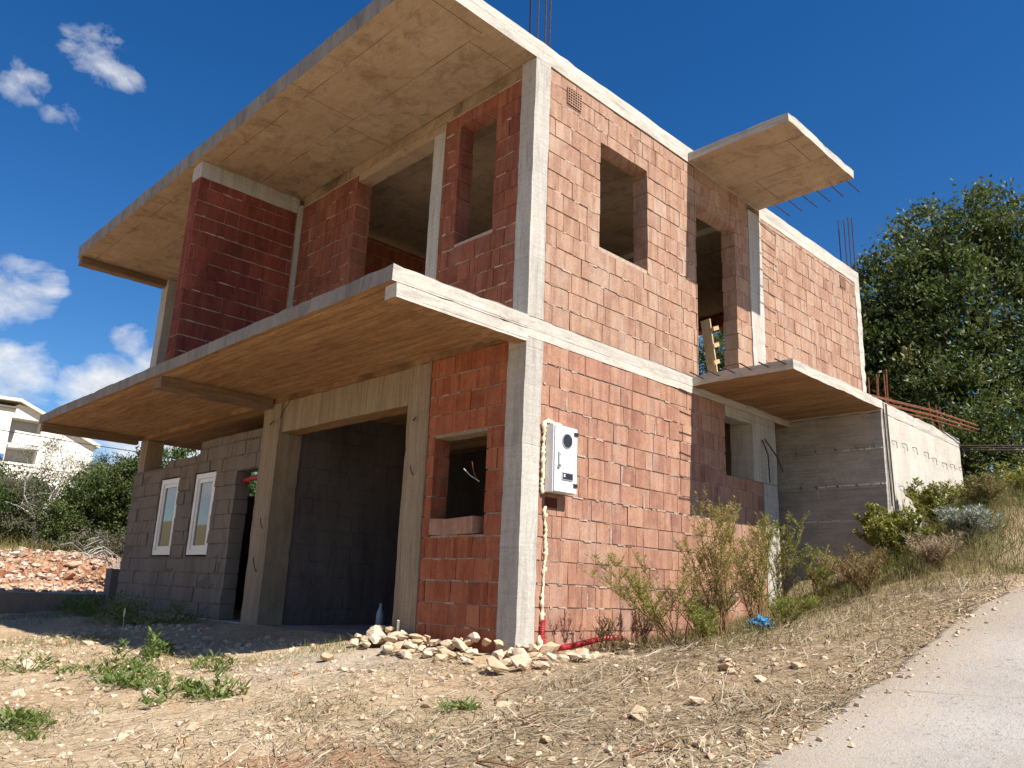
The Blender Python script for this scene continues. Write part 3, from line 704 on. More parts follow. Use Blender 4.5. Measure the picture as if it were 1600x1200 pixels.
def loose_brick(name, loc, rot, size, seed, label):
    e = MB(); r = random.Random(seed); w, d, h = size
    e.box((-w/2,-d/2,0), (w/2,d/2,h), 0, .7, .003, r)
    for s_ in (-1, 1):       # pale broken end rims
        e.box((s_*w/2-.008 if s_ > 0 else -w/2, -d/2-.002, 0), (w/2 if s_ > 0 else -w/2+.008, -d/2-.0005, h), 1, .5, .001, r)
    o = e.build(name, [M['brick_low'], M['mortar_pale']]); o.location = loc; o.rotation_euler = rot
    return tag(o, label=label, cat='brick', group='loose bricks on the window sill')
loose_brick('loose_brick', (-1.13,.07,1.022), (.0,.03,.28), (.2,.16,.15), 3, 'short loose brick turned askew at the left end of the sill')
loose_brick('loose_brick', (-.78,.055,1.022), (.0,-.03,-.07), (.45,.18,.15), 4, 'long loose brick along the garage window sill, right of the short one')

pl = empty('formwork_plank', (-.12,3.40,3.0), label='worn wooden formwork plank with cleats leaning in the upper doorway', cat='plank')
mb = MB(); mb.obox((-.02,.06,.0), (-.10,.0,.92), .025, .13); mb.build('board', M['plank'], pl)
for k in range(4):
    q = .12+k*.22; mb = MB(); mb.obox((.0,-.0,q), (.0,.12,q+.05), .03, .05)
    mb.build('cleat', M['plank'], pl)
# red conduit at the foot of the side wall
mb = MB(); pts = []
ctrl = [Vector(p) for p in ((.02,.30,.30), (.03,.29,.14), (.06,.33,.07), (.10,.5,.075), (.14,.75,.115), (.13,1.0,.145), (.10,1.3,.14))]
for i in range(len(ctrl)-1):
    p0 = ctrl[max(i-1,0)]; p1 = ctrl[i]; p2 = ctrl[i+1]; p3 = ctrl[min(i+2,len(ctrl)-1)]
    n = max(3, int((p2-p1).length/.006))
    for k in range(n):
        s_ = k/n; pts.append(.5*((2*p1)+(-p0+p2)*s_+(2*p0-5*p1+4*p2-p3)*s_*s_+(-p0+3*p1-3*p2+p3)*s_**3))
mb.tube(pts, [.026 if (i//1) % 2 else .021 for i in range(len(pts))], 10)
o = mb.build('conduit', M['red_pipe'], None, False); tag(o, 'red corrugated cable conduit lying along the foot of the brick side wall', 'conduit')
# crumpled blue bag
mb = MB(); bmx = bmesh.new(); bmesh.ops.create_icosphere(bmx, subdivisions=4, radius=1)
for v in bmx.verts:
    p = v.co.copy(); q = 1+.45*noise.noise(p*2.1)+.35*noise.noise(p*5.3)+.2*noise.noise(p*11)
    v.co = Vector((p.x*.10*q, p.y*.19*q, max(-.02, p.z*.075*q)))
me = bpy.data.meshes.new('plastic_bag'); bmx.to_mesh(me); bmx.free()
o = link('plastic_bag', me, None, [M['blue_bag']]); o.location = (1.25, 1.8, gz(1.25,1.8)+.03); o.rotation_euler = (0,0,.6)
tag(o, 'crumpled blue plastic bag caught in the dry weeds by the side wall', 'bag')
# pale bottle standing in the garage
mb = MB(); prof = [(.001,0),(.045,.002),(.045,.19),(.04,.22),(.018,.27),(.016,.32),(.001,.325)]
n = 12
for (r_, z) in prof:
    for k in range(n): mb.v.append((r_*math.cos(2*math.pi*k/n), r_*math.sin(2*math.pi*k/n), z))
for i in range(len(prof)-1):
    for k in range(n): mb.face((i*n+k, i*n+(k+1)%n, (i+1)*n+(k+1)%n, (i+1)*n+k))
o = mb.build('bottle', mat_plain('cloudy_plastic', (.35,.42,.48), .3, .5), None, True); o.location = (-3.2,.9,0)
tag(o, 'pale plastic bottle standing on the dark garage floor', 'bottle')

# low wall and stub post at left
def gzmin(x, y): return gz(x, y)-.25
mb = MB(); mb.rbox((-10.0,-7.0,-.6), (-9.78,-.03,.19), .15, .008); o = mb.build('low_wall', [M['block']])
tag(o, 'low grey concrete wall in shade running out from the house corner', 'wall')
mb = MB(); mb.rbox((-10.35,.1,0), (-10.08,.4,.62), .1, .01); o = mb.build('stub_post', [M['block']])
tag(o, 'short grey concrete stub standing behind the low wall', 'post')

# ------------------------------------------------------------------ rocks
def rock_mesh(seed, flat=.7):
    r = random.Random(seed); b = bmesh.new()
    for i in range(16):
        v = Vector((r.gauss(0,1), r.gauss(0,1), r.gauss(0,1))).normalized()
        b.verts.new((v.x*r.uniform(.8,1.05)*.5, v.y*r.uniform(.65,.95)*.5, v.z*flat*r.uniform(.7,1)*.5))
    bmesh.ops.convex_hull(b, input=b.verts)
    for v in [v for v in b.verts if not v.link_faces]: b.verts.remove(v)
    bmesh.ops.bevel(b, geom=list(b.edges), offset=.014, segments=1, affect='EDGES')
    bmesh.ops.triangulate(b, faces=b.faces); bmesh.ops.subdivide_edges(b, edges=b.edges, cuts=1, use_grid_fill=True)
    for v in b.verts: v.co += noise.noise_vector(v.co*6+Vector((seed,0,0)))*.022
    me = bpy.data.meshes.new('rock'); b.to_mesh(me); b.free(); return me
RM = [rock_mesh(100+i, .45+.05*(i % 8)) for i in range(14)]
RMB = [m_.copy() for m_ in RM[:7]]
for m_ in RM: m_.materials.append(M['rock'])
for m_ in RMB: m_.materials.append(M['rock_bank'])
def rock(x, y, s, label, group, sink=.25, meshes=RM, z=None, r=rnd, sc=None):
    o = bpy.data.objects.new('rock', r.choice(meshes)); COL.objects.link(o)
    k = sc or (r.uniform(.8,1.2), r.uniform(.75,1.1), r.uniform(.6,1.0))
    o.scale = (s*k[0], s*k[1], s*k[2]); o.rotation_euler = (r.uniform(-.35,.35), r.uniform(-.35,.35), r.uniform(0,6.28))
    o.location = (x, y, (gz(x,y) if z is None else z)+s*k[2]*(.33-sink)); tag(o, label, 'rock', group); return o
rr = random.Random(5)
PILE = 'rubble heap at the foot of the house corner'
LP = 'pale angular limestone rock in the rubble heap at the house corner'
for i in range(135):          # heap along the front wall, round the corner and a little along the side
    u = rr.random()
    if u < .62:
        x = rr.uniform(-1.85, .15); y = -rr.uniform(.05, .55)*(1 if x > -1.2 else .8)
    elif u < .86:
        x = rr.uniform(.05, .6); y = rr.uniform(-.5, .5)
    else:
        x = rr.uniform(.27, .6); y = rr.uniform(.3, 1.25)
    s = min(.27, max(.06, rr.gauss(.145, .05)))*(.6 if u >= .86 else 1)
    if u >= .62 and u < .86 and x < .3 and y > .2: x += .3
    dwall = max(0, -y) if x < 0 else x
    rock(x, y, s, LP, PILE, .1, z=gz(x,y)+max(0, .13-.24*dwall)*rr.random(), r=rr)
o = rock(-1.62, -.25, .27, 'large orange rock at the left end of the rubble heap by the garage', None, .0, r=rr, sc=(1,.8,1.1)); o['category'] = 'rock'
o = rock(.35, -.55, .27, 'biggest tan rock in front of the corner column', None, .05, r=rr, sc=(1.1,.9,.85))
o = rock(-1.35, -.95, .16, 'single pale rock lying in front of the garage, apart from the heap', None, .1, r=rr)
LS = 'pale stone lying loose among the dry straw in front of the house'
def visible_xy(r):
    # ground in front, inside the photographed wedge
    while True:
        x = r.uniform(-6.5, 2.85); y = r.uniform(-4.2, 2.0)
        if x < 0 and y > -.5: continue
        if y < -4.0+.0*x: continue
        d = math.hypot(x-4.91, y+4.92)
        if d < 3.4: continue
        if x > 0 and y > .5 and r.random() < .75: continue
        return x, y, d
for i in range(105):
    x, y, d = visible_xy(rr)
    rock(x, y, min(.24, max(.05, rr.gauss(.09, .04))), LS, 'loose stones in the yard', .28, r=rr)
for (x, y, s, lab) in ((2.42,-1.95,.15,'squat tan stone near the bottom of the photo beside the road'), (1.75,.35,.13,'reddish broken brick lump on the straw left of the road'), (2.15,-.62,.17,'upright tan stone with a shadowed side on the straw near the road'), (2.0,-1.0,.2,'flat pale slab stone lying in straw below the red pipe'), (1.9,.1,.17,'white stone beside a tuft of grass midway to the road')):
    rock(x, y, s, lab, None, .15, r=rr, sc=(1.2,.8,.6))
for i in range(56):
    x = -rr.uniform(14.3, 16.4); y = rr.uniform(-1.6, 2.4)
    rock(x, y, min(.6, max(.14, rr.gauss(.28, .11))), 'white and red stained limestone rock in the dug earth bank', 'rocks in the earth bank', .2, meshes=RMB, r=rr)

# fine gravel: uncountable
def scatter_np(n, fn):
    out = []
    while len(out) < n:
        p = fn()
        if p: out.append(p)
    return np.array(out)
r2 = random.Random(21)
gm = MB()
base = []
for s_ in range(8):
    b = bmesh.new(); r_ = random.Random(s_+50)
    for i in range(9):
        v = Vector((r_.gauss(0,1), r_.gauss(0,1), r_.gauss(0,1))).normalized(); b.verts.new((v.x*.5, v.y*.42, v.z*.3))
    bmesh.ops.convex_hull(b, input=b.verts)
    for v in [v for v in b.verts if not v.link_faces]: b.verts.remove(v)
    b.verts.index_update(); base.append((np.array([v.co[:] for v in b.verts]), [tuple(v.index for v in f.verts) for f in b.faces])); b.free()
Vs = []; Fs = []; Ts = []; nvt = 0
for i in range(8500):
    x, y, d = visible_xy(r2)
    if noise.noise(Vector((x*.9, y*.9, 2))) < r2.uniform(-.6, .35): continue
    s = min(.075, max(.010, r2.expovariate(1/.024)))*(1 if d < 8 else 1.3)
    bv, bf = r2.choice(base); a = r2.uniform(0, 6.28); ca, sa = math.cos(a), math.sin(a)
    R_ = np.array([[ca,-sa,0],[sa,ca,0],[0,0,1]])
    Vs.append(bv@R_.T*s+np.array([x, y, gz(x,y)+s*.08])); Fs += [tuple(k+nvt for k in f) for f in bf]; Ts += [r2.random()]*len(bf); nvt += len(bv)
for i in range(2600):
    y = r2.uniform(-4.5, 9); j = int(np.clip(np.searchsorted(ry, y), 0, len(ry)-1)); x = ex[j]+r2.gauss(.0, .13)
    s = min(.05, max(.006, r2.expovariate(1/.014))); z = (float(road_z(y))+.012 if x > ex[j]+.03 else gz(x, y))
    bv, bf = r2.choice(base); a = r2.uniform(0, 6.28); ca, sa = math.cos(a), math.sin(a)
    R_ = np.array([[ca,-sa,0],[sa,ca,0],[0,0,1]])
    Vs.append(bv@R_.T*s+np.array([x, y, z+s*.12])); Fs += [tuple(k+nvt for k in f) for f in bf]; Ts += [r2.random()]*len(bf); nvt += len(bv)
gv = np.concatenate(Vs)
me = bpy.data.meshes.new('gravel'); me.from_pydata(gv.tolist(), [], Fs)
a = me.attributes.new('tint', 'FLOAT', 'FACE'); a.data.foreach_set('value', Ts)
tag(link('gravel', me, None, [M['rock']]), kind='stuff')

Vs = []; Fs = []; Ts = []; nvt = 0
for i in range(3600):
    x = -14.1-2.6*r2.random()**1.1; y = r2.uniform(-2.2, 3.0)
    s = min(.22, max(.03, r2.expovariate(1/.06)))
    bv, bf = r2.choice(base); a = r2.uniform(0, 6.28); ca, sa = math.cos(a), math.sin(a)
    R_ = np.array([[ca,-sa,0],[sa,ca,0],[0,0,1]])
    Vs.append(bv@R_.T*s+np.array([x, y, gz(x,y)+s*.1])); Fs += [tuple(k+nvt for k in f) for f in bf]; Ts += [r2.random()]*len(bf); nvt += len(bv)
me = bpy.data.meshes.new('bank_rubble'); me.from_pydata(np.concatenate(Vs).tolist(), [], Fs)
a = me.attributes.new('tint', 'FLOAT', 'FACE'); a.data.foreach_set('value', Ts)
tag(link('bank_rubble', me, None, [M['rock_bank']]), kind='stuff')

# ------------------------------------------------------------------ blades, straw, leaves (numpy)
def blades(P, D, L, W, bend, tint, up=(0,0,1)):
    """P roots, D unit directions, curved strips of two quads"""
    n = len(P); up = np.array(up, float)
    s = np.cross(D, up+rng.normal(0,.3,(n,3))); s /= np.linalg.norm(s, axis=1, keepdims=True)+1e-9
    L = L[:,None]; W = W[:,None]
    mid = P+D*L*.55; tip = P+D*L+bend*L
    V = np.stack([P-s*W/2, P+s*W/2, mid+s*W*.4, mid-s*W*.4, tip+s*W*.08, tip-s*W*.08], 1).reshape(-1, 3)
    b = np.arange(n)[:,None]*6
    F = np.concatenate([b+np.array([[0,1,2,3]]), b+np.array([[3,2,4,5]])], 1).reshape(-1, 4)
    return V, F, np.repeat(tint, 2)
def leaves(P, D, L, W, tint, fold=.15):
    n = len(P); r_ = rng.normal(0,1,(n,3)); s = np.cross(D, r_); s /= np.linalg.norm(s, axis=1, keepdims=True)+1e-9
    nn = np.cross(s, D); L = L[:,None]; W = W[:,None]
    V = np.stack([P, P+D*L*.45+s*W/2+nn*W*fold, P+D*L, P+D*L*.45-s*W/2+nn*W*fold], 1).reshape(-1, 3)
    F = (np.arange(n)[:,None]*4+np.array([[0,1,2,3]]))
    return V, F, tint
def merge(parts):
    V = []; F = []; T = []; o = 0
    for v, f, t_ in parts: V.append(v); F.append(f+o); T.append(t_); o += len(v)
    return np.concatenate(V), np.concatenate(F), np.concatenate(T)

# straw lying flat
n = 27000
xs = []; ys = []
while len(xs) < n:
    x = r2.uniform(-6.5, 2.95); y = r2.uniform(-4.2, 3.2)
    if x < -1 and y > -1.3: continue
    if x < .25 and y > -.35: continue
    dens = .3+.7*sst(-1.5, 1.6, x+.45*y+.8) if y < 1 else 1
    if r2.random() > dens*(.35+.65*sst(-.25, .3, noise.noise(Vector((x*1.1, y*1.1, 9))))): continue
    xs.append(x); ys.append(y)
xs = np.array(xs); ys = np.array(ys); zs = gz_arr(xs, ys)+rng.gamma(2, .010, n).clip(.003,.06)
ang = np.array([noise.noise(Vector((x*1.4, y*1.4, 33)))*4 for x, y in zip(xs, ys)])+rng.normal(.6, 1.0, n)
D = np.stack([np.cos(ang), np.sin(ang), rng.normal(.05, .17, n)], 1); D /= np.linalg.norm(D, axis=1, keepdims=True)
L = rng.gamma(3, .036, n).clip(.04, .36); 
D[:,2] += (gz_arr(xs+D[:,0]*L, ys+D[:,1]*L)-gz_arr(xs, ys))/L
V, F, T = blades(np.stack([xs,ys,zs],1), D, L, rng.uniform(.0025,.0075,n), rng.normal(0,.12,(n,3))*np.array([1,1,.3]), rng.uniform(0,1,n))
tag(np_mesh('straw', V, F, T, M['straw']), kind='stuff')
# standing dry grass on the slope by the annex, and thin tufts along the wall
def grass(name, n, fn, hmin, hmax, mat, lean=.35, wmax=.006):
    pts = scatter_np(n, fn); x, y = pts[:,0], pts[:,1]; sc = pts[:,2]
    P = np.stack([x, y, gz_arr(x,y)-.01], 1)
    D = np.stack([rng.normal(.05,lean,n), rng.normal(-.05,lean,n), np.ones(n)], 1); D /= np.linalg.norm(D, axis=1, keepdims=True)
    L = rng.uniform(hmin, hmax, n)*sc
    T = np.clip(np.array([.5+.6*noise.noise(Vector((a*1.1, b*1.1, 5))) for a, b in zip(x, y)])+rng.normal(0,.22,n)-.28*sst(3.5, 6, y)*(1-sst(30,31,-x)), 0, 1)
    V, F, T = blades(P, D, L, rng.uniform(.003, wmax, n), np.stack([rng.normal(0,.35,n), rng.normal(0,.35,n), -rng.uniform(0,.35,n)], 1), T)
    return tag(np_mesh(name, V, F, T, M[mat]), kind='stuff')
def f_slope():
    x = r2.uniform(.02, 2.88); y = r2.uniform(.7, 11.5)
    if x < 1.25 and 5.05 < y < 8.1: return None
    if x < .03 : return None
    d = (.7 if x < 1.6 else .3)+.8*sst(2.4, 4.6, y); d = min(1, d)
    if r2.random() > d*(.45+.9*max(0, noise.noise(Vector((x*1.3, y*1.3, 4)))+.35)): return None
    sc = (.6+.5*sst(2.0, 5.0, y))*(.55 if x < 1.3 and 2.8 < y < 5.1 else 1)*(1-.55*sst(2.1, 2.85, x))*r2.uniform(.6,1.2)
    return (x, y, sc)
grass('grass', 30000, f_slope, .10, .36, 'grass_dry')
grass('green_grass', 7000, lambda: (lambda q: q if q and q[1] > 3.8 and noise.noise(Vector((q[0]*.9, q[1]*.9, 40))) > -.1 else None)(f_slope()), .10, .34, 'leaf_shrub', .4, .007)
def f_far():
    x = -r2.uniform(15.0, 24); y = r2.uniform(-4, 9); return (x, y, 1)
grass('bank_grass', 14000, f_far, .15, .5, 'grass_dry', .4, .012)
def f_yard():
    x = r2.uniform(-9.6, 2.6); y = r2.uniform(-4.2, -.2)
    if x > -1.5 and y > -.8: return None
    v = noise.noise(Vector((x*.8, y*.8, 14)))
    if r2.random() > sst(.08, .45, v)+.015+.5*sst(-7.6,-9.2,x): return None
    return (x, y, r2.uniform(.4,1))
grass('dry_grass', 5000, f_yard, .04, .2, 'grass_dry', .6, .005)
grass('yard_grass', 4500, f_yard, .04, .16, 'leaf_yard', .5, .005)

# ------------------------------------------------------------------ plants
def weed_plant(name, x, y, h, nst, spread, leafmat, label, cat='plant', group=None, leafL=.042, leafW=.0065, dens=60, lean=(0,0), seed=0, branch=6, stemmat='stem', droop=.1, tintmu=.5, f0=.22):
    """tall annual weed: thin stems, side branches, narrow leaves"""
    r = random.Random(seed); root = empty(name, (x, y, gz(x,y)-.01), label=label, cat=cat, group=group)
    st = MB(); P = []; D = []
    for i in range(nst):
        a = r.uniform(0, 6.28); sp = r.uniform(.1, 1)*spread; hh = h*r.uniform(.55, 1)
        dx, dy = math.cos(a)*sp+lean[0], math.sin(a)*sp+lean[1]
        pts = [Vector((r.uniform(-.05,.05), r.uniform(-.05,.05), 0))]
        b0 = pts[0]
        for k in range(1, 6):
            f = k/5; pts.append(b0+Vector((dx*f**1.3+r.uniform(-.015,.015), dy*f**1.3+r.uniform(-.015,.015), hh*f*(1-droop*f*sp/max(spread,.01)))))
        st.tube(pts, [.006*(1-.75*k/5) for k in range(6)], 5, cap=False)
        segs = [(pts, 1.0)]
        for b in range(branch):
            f = r.uniform(.3, .92); k = min(4, int(f*5)); p = pts[k].lerp(pts[k+1], f*5-k)
            a2 = r.uniform(0, 6.28); l = hh*.28*(1.1-f)*1.6+.05
            q = p+Vector((math.cos(a2)*l*.6, math.sin(a2)*l*.6, l*.8)); bp = [p, p.lerp(q,.5)+Vector((0,0,-.01)), q]
            st.tube(bp, [.003,.0025,.001], 4, cap=False); segs.append((bp, .5))
        for pp, wgt in segs:
            nl = int(dens*wgt)
            for _ in range(nl):
                f = r.uniform(f0 if wgt == 1 else .1, 1)*(len(pp)-1); k = min(len(pp)-2, int(f)); p = pp[k].lerp(pp[k+1], f-k)
                a3 = r.uniform(0, 6.28); d = Vector((math.cos(a3), math.sin(a3), r.uniform(.2,1.3))).normalized()
                P.append(p); D.append(d)
    st.build('stems', M[stemmat], root)
    P = np.array([p[:] for p in P]); D = np.array([d[:] for d in D]); n = len(P)
    V, F, T = leaves(P, D, rng.uniform(.6,1.3,n)*leafL, rng.uniform(.7,1.3,n)*leafW, np.clip(rng.normal(tintmu,.25,n),0,1))
    np_mesh('foliage', V, F, T, M[leafmat], root)
    return root
GB = 'tall weeds along the side wall'
weed_plant('weed', .95, .95, .85, 12, .6, 'leaf_weed', 'feathery weed leaning left over the lowest bricks of the sunlit wall', group=GB, lean=(-.25,-.35), seed=1, dens=80)
weed_plant('weed', 1.05, 1.5, 1.4, 16, .5, 'leaf_weed', 'tallest reddish yellow weed in front of the sunlit brick wall', group=GB, seed=2, dens=95, tintmu=.68, lean=(-.1,0))
weed_plant('weed', .95, 2.25, 1.15, 13, .42, 'leaf_weed', 'yellow green feathery weed just right of the tallest one', group=GB, seed=3, dens=85)
weed_plant('weed', .75, 3.2, 1.4, 10, .32, 'leaf_weed', 'slim green weed standing before the pale lower column', group=GB, seed=4, dens=80, tintmu=.25)
weed_plant('weed', 1.1, 3.3, .7, 6, .4, 'leaf_weed', 'bushy green weed before the grey annex wall', group=GB, seed=5, dens=80, tintmu=.3)
weed_plant('weed', 1.2, 1.0, .32, 12, .3, 'leaf_weed', 'low bright green weed at the foot of the tall weeds', group=GB, seed=6, dens=50, tintmu=.2)
weed_plant('weed', 1.5, 1.75, .32, 10, .35, 'leaf_weed', 'small dark green weed right of the blue bag', group=GB, seed=16, dens=45, tintmu=.15)
weed_plant('dry_weed', .35, .75, .36, 7, .15, 'grass_dry', 'small brown dried weed behind the red conduit', seed=7, dens=25, leafL=.02)
weed_plant('dry_weed', .3, 1.35, .42, 9, .22, 'grass_dry', 'brown dried weed at the end of the red conduit', seed=8, dens=25, leafL=.02)
weed_plant('shrub', 1.4, 4.5, .8, 26, .45, 'leaf_weed', 'low green shrub at the corner of the pale annex', 'shrub', seed=9, f0=.03, dens=70, leafL=.05, leafW=.02, branch=7)
weed_plant('shrub', 1.6, 5.5, .7, 22, .45, 'leaf_weed', 'low yellowish shrub along the sunlit annex wall', 'shrub', seed=10, f0=.03, dens=60, leafL=.05, leafW=.016, branch=6)
weed_plant('silver_plant', 2.1, 5.0, .42, 34, .42, 'leaf_silver', 'silvery grey leaved plant on the bank by the road edge', seed=11, f0=.03, dens=55, leafL=.07, leafW=.014, branch=4)
weed_plant('dry_bush', 1.15, 4.2, .5, 14, .6, 'grass_dry', 'tangled brown dry bush below the annex wall', 'bush', seed=12, dens=22, leafL=.04, branch=9)
weed_plant('dry_bush', 1.6, 3.3, .5, 22, .55, 'grass_dry', 'brown dry bush nearest the road edge', 'bush', seed=13, dens=20, leafL=.04, branch=9)
weed_plant('dry_bush', 2.0, 4.1, .4, 26, .55, 'straw', 'straw coloured dry bush on the bank below the silvery plant', 'bush', seed=21, f0=.03, dens=22, leafL=.06, leafW=.005, branch=9)
weed_plant('dry_bush', 1.9, 6.4, .5, 26, .6, 'grass_dry', 'half green dry bush high on the bank before the annex', 'bush', seed=22, f0=.03, dens=45, leafL=.05, leafW=.012, branch=9)
weed_plant('dry_bush', 2.2, 7.6, .5, 26, .6, 'leaf_weed', 'yellowish bush at the top of the bank near the annex end', 'bush', seed=23, f0=.03, dens=45, leafL=.05, leafW=.015, branch=9)
weed_plant('dry_bush', .8, 1.6, .55, 20, .5, 'grass_dry', 'brown dry bush tangled under the tall weeds', 'bush', seed=14, dens=35, leafL=.03, branch=9)
def yard_weed(x, y, r0, h, label, seed, n=260, L=.07, W=.022):
    root = empty('yard_weed', (x, y, gz(x,y)-.01), label=label, cat='weed', group='green weeds in the yard')
    r = np.random.default_rng(seed); k = r.integers(7, 12)
    c = r.normal(0, r0*.5, (k, 2)); q = r.integers(0, k, n)
    xy = c[q]+r.normal(0, r0*.13, (n, 2)); z = r.uniform(.0, 1, n)*h*np.exp(-(xy**2).sum(1)/(r0*r0*1.2))
    a = r.uniform(0, 6.28, n); D = np.stack([np.cos(a), np.sin(a), r.uniform(.2, 1.2, n)], 1); D /= np.linalg.norm(D, axis=1, keepdims=True)
    V, F, T = leaves(np.stack([xy[:,0], xy[:,1], z], 1), D, r.uniform(.6,1.3,n)*L, r.uniform(.7,1.3,n)*W, r.uniform(0,1,n))
    np_mesh('foliage', V, F, T, M['leaf_yard'], root)
    st = MB()
    for i in range(k):
        st.tube([(0, 0, 0), (c[i,0]*.5, c[i,1]*.5, h*.25), (c[i,0], c[i,1], h*.7)], [.006,.004,.002], 4)
    st.build('stems', M['leaf_yard'], root)
# yard weeds are placed further down with the other hand placed things

# ------------------------------------------------------------------ trees
def crown(blobs, per, leafL, leafW, seed, clump=.3, core=.12, core_scale=1.9, squash=.75):
    r = np.random.default_rng(seed); parts = []
    for (cx, cy, cz, rx_, ry_, rz_) in blobs:
        R3 = np.array([rx_, ry_, rz_]); area = (rx_*ry_*rz_)**(2/3)
        nc = max(8, int(area*34/(clump*clump*9)))
        d = r.normal(0,1,(nc,3)); d /= np.linalg.norm(d, axis=1, keepdims=True)
        rad = r.uniform(.62, 1.08, nc)[:,None]
        cc = np.array([cx,cy,cz])+d*R3*rad
        cr = clump*r.uniform(.55, 1.4, nc)
        npc = max(5, int(per*clump*clump/(leafL*leafW)*5.5))
        q = np.repeat(np.arange(nc), npc); n = len(q)
        off = r.normal(0,.5,(n,3))*cr[q][:,None]; off[:,2] *= squash
        P = cc[q]+off
        D = d[q]*.6+r.normal(0,.6,(n,3))+np.array([0,0,.1]); D /= np.linalg.norm(D, axis=1, keepdims=True)
        ct = r.normal(.45,.16,nc)
        T = np.clip(ct[q]+r.normal(0,.2,n), 0, 1)
        V, F, T = leaves(P, D, r.uniform(.65,1.3,n)*leafL, r.uniform(.7,1.25,n)*leafW, T)
        parts.append((V, F, T))
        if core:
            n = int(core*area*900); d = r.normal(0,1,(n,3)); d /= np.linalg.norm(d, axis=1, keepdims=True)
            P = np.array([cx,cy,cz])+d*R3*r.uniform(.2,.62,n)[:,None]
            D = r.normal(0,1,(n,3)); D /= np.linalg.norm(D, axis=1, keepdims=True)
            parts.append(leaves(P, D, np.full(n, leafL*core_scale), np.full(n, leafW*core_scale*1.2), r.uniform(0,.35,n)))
    return merge(parts)
def tree(name, base, trunk_h, blobs, leafmat, label, cat='tree', group=None, per=1.0, leafL=.1, leafW=.05, seed=1, tr=.14, clump=.3, core=.12, barkmat='bark', fork=None):
    """blobs in local coordinates (relative to the base)"""
    x, y = base; root = empty(name, (x, y, gz(x,y)-.05), label=label, cat=cat, group=group)
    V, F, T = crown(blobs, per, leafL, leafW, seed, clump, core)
    np_mesh('crown', V, F, T, M[leafmat], root)
    r = random.Random(seed); tb = MB()
    top = Vector((r.uniform(-.2,.2), r.uniform(-.2,.2), trunk_h))
    tb.tube([(0,0,-.2), (0,0,.1), top*.5+Vector((r.uniform(-.1,.1), r.uniform(-.1,.1), 0)), top], [tr*1.5, tr*1.15, tr*.95, tr*.8], 9, cap=False)
    for b in blobs:
        c = Vector(b[:3]); m_ = top.lerp(c, .5)+Vector((r.uniform(-.2,.2), r.uniform(-.2,.2), r.uniform(-.1,.25)))
        tb.tube([top*.9, m_, c], [tr*.6, tr*.35, tr*.1], 6, cap=False)
        for k in range(5):
            d = Vector((r.gauss(0,1), r.gauss(0,1), r.gauss(.2,1))).normalized(); e = c+Vector((d.x*b[3], d.y*b[4], d.z*b[5]))*.85
            tb.tube([m_.lerp(c, .6), c.lerp(e,.5)+Vector((0,0,.08)), e], [tr*.2, tr*.12, tr*.03], 5, cap=False)
    tb.build('trunk', M[barkmat], root, True)
    return root
rA = Vector((.703, .711, 0)); rF = Vector((-.711, .703, 0))
def bl(a, f, z, rx_, ry_, rz_): p = rA*a+rF*f; return (p.x, p.y, z, rx_, ry_, rz_)
TR = 'evergreen trees on the slope behind the house'
tree('evergreen_tree', (.45,11.4), 2.6, [bl(0,0,5.35,1.05,1.05,.95), bl(.95,0,5.5,.9,.9,.8), bl(-2.0,.2,1.9,.8,.9,.9), bl(-.2,.3,4.2,1.1,1,1), bl(-.75,.1,4.35,.85,.9,.9), bl(-1.55,.1,4.0,.75,.8,.8), bl(-1.75,.2,2.9,.85,.9,.9), bl(1.1,-.1,4.7,1.0,1.0,.95),
     bl(2.1,.1,4.3,1.1,1.1,1.1), bl(-.1,-.6,3.3,1.3,1.2,1.2), bl(1.4,-.6,3.0,1.3,1.2,1.3), bl(-1.0,-.4,1.7,1.1,1.1,1.0), bl(.9,-.7,1.5,1.3,1.2,1.0), bl(2.5,-.2,2.3,1.2,1.1,1.2)], 'leaf_ever',
     'biggest dark glossy evergreen tree towering over the pale annex', group=TR, per=1.1, leafL=.105, leafW=.052, seed=31, clump=.3, tr=.2)
tree('evergreen_tree', (-.8,11.1), 1.8, [bl(.1,0,3.5,.7,.8,.7), bl(-.35,.1,2.8,.9,.9,.9), bl(.5,0,2.4,1.0,1.0,1.0), bl(-.2,.1,1.2,1.2,1.1,1.0), bl(1.0,-.1,1.3,1.1,1.0,1.0), bl(.9,0,3.0,.8,.8,.8)], 'leaf_ever',
     'smaller dark evergreen tree just behind the far end of the brick wall', group=TR, per=1.1, leafL=.10, leafW=.05, seed=32, clump=.26, tr=.12)
tree('evergreen_tree', (2.9,13.6), 2.0, [bl(.2,0,4.4,1.3,1.3,1.2), bl(1.5,0,4.0,1.5,1.4,1.3), bl(.5,-.3,2.6,1.5,1.3,1.4), bl(2.4,0,2.4,1.5,1.4,1.4)], 'leaf_ever',
     'broad evergreen tree at the right edge of the photo', group=TR, per=1.0, leafL=.11, leafW=.055, seed=33, clump=.3, tr=.18)
tree('undergrowth_bush', (1.6,10.2), .5, [bl(-.2,0,.7,1.0,.8,.7), bl(.9,0,.8,1.0,.8,.8), bl(2.0,.1,.7,1.0,.8,.7), bl(-.8,.2,1.6,.9,.8,.8), bl(-1.0,-.1,.6,1.0,.8,.8), bl(.4,.2,1.8,1.0,.8,.8), bl(1.6,.2,1.8,1.1,.8,.9), bl(2.8,.2,1.5,1.1,.8,.9)], 'leaf_shrub',
     'dark tangled bush under the evergreen trees behind the annex', 'bush', per=.5, leafL=.09, leafW=.03, seed=34, clump=.25, tr=.04)
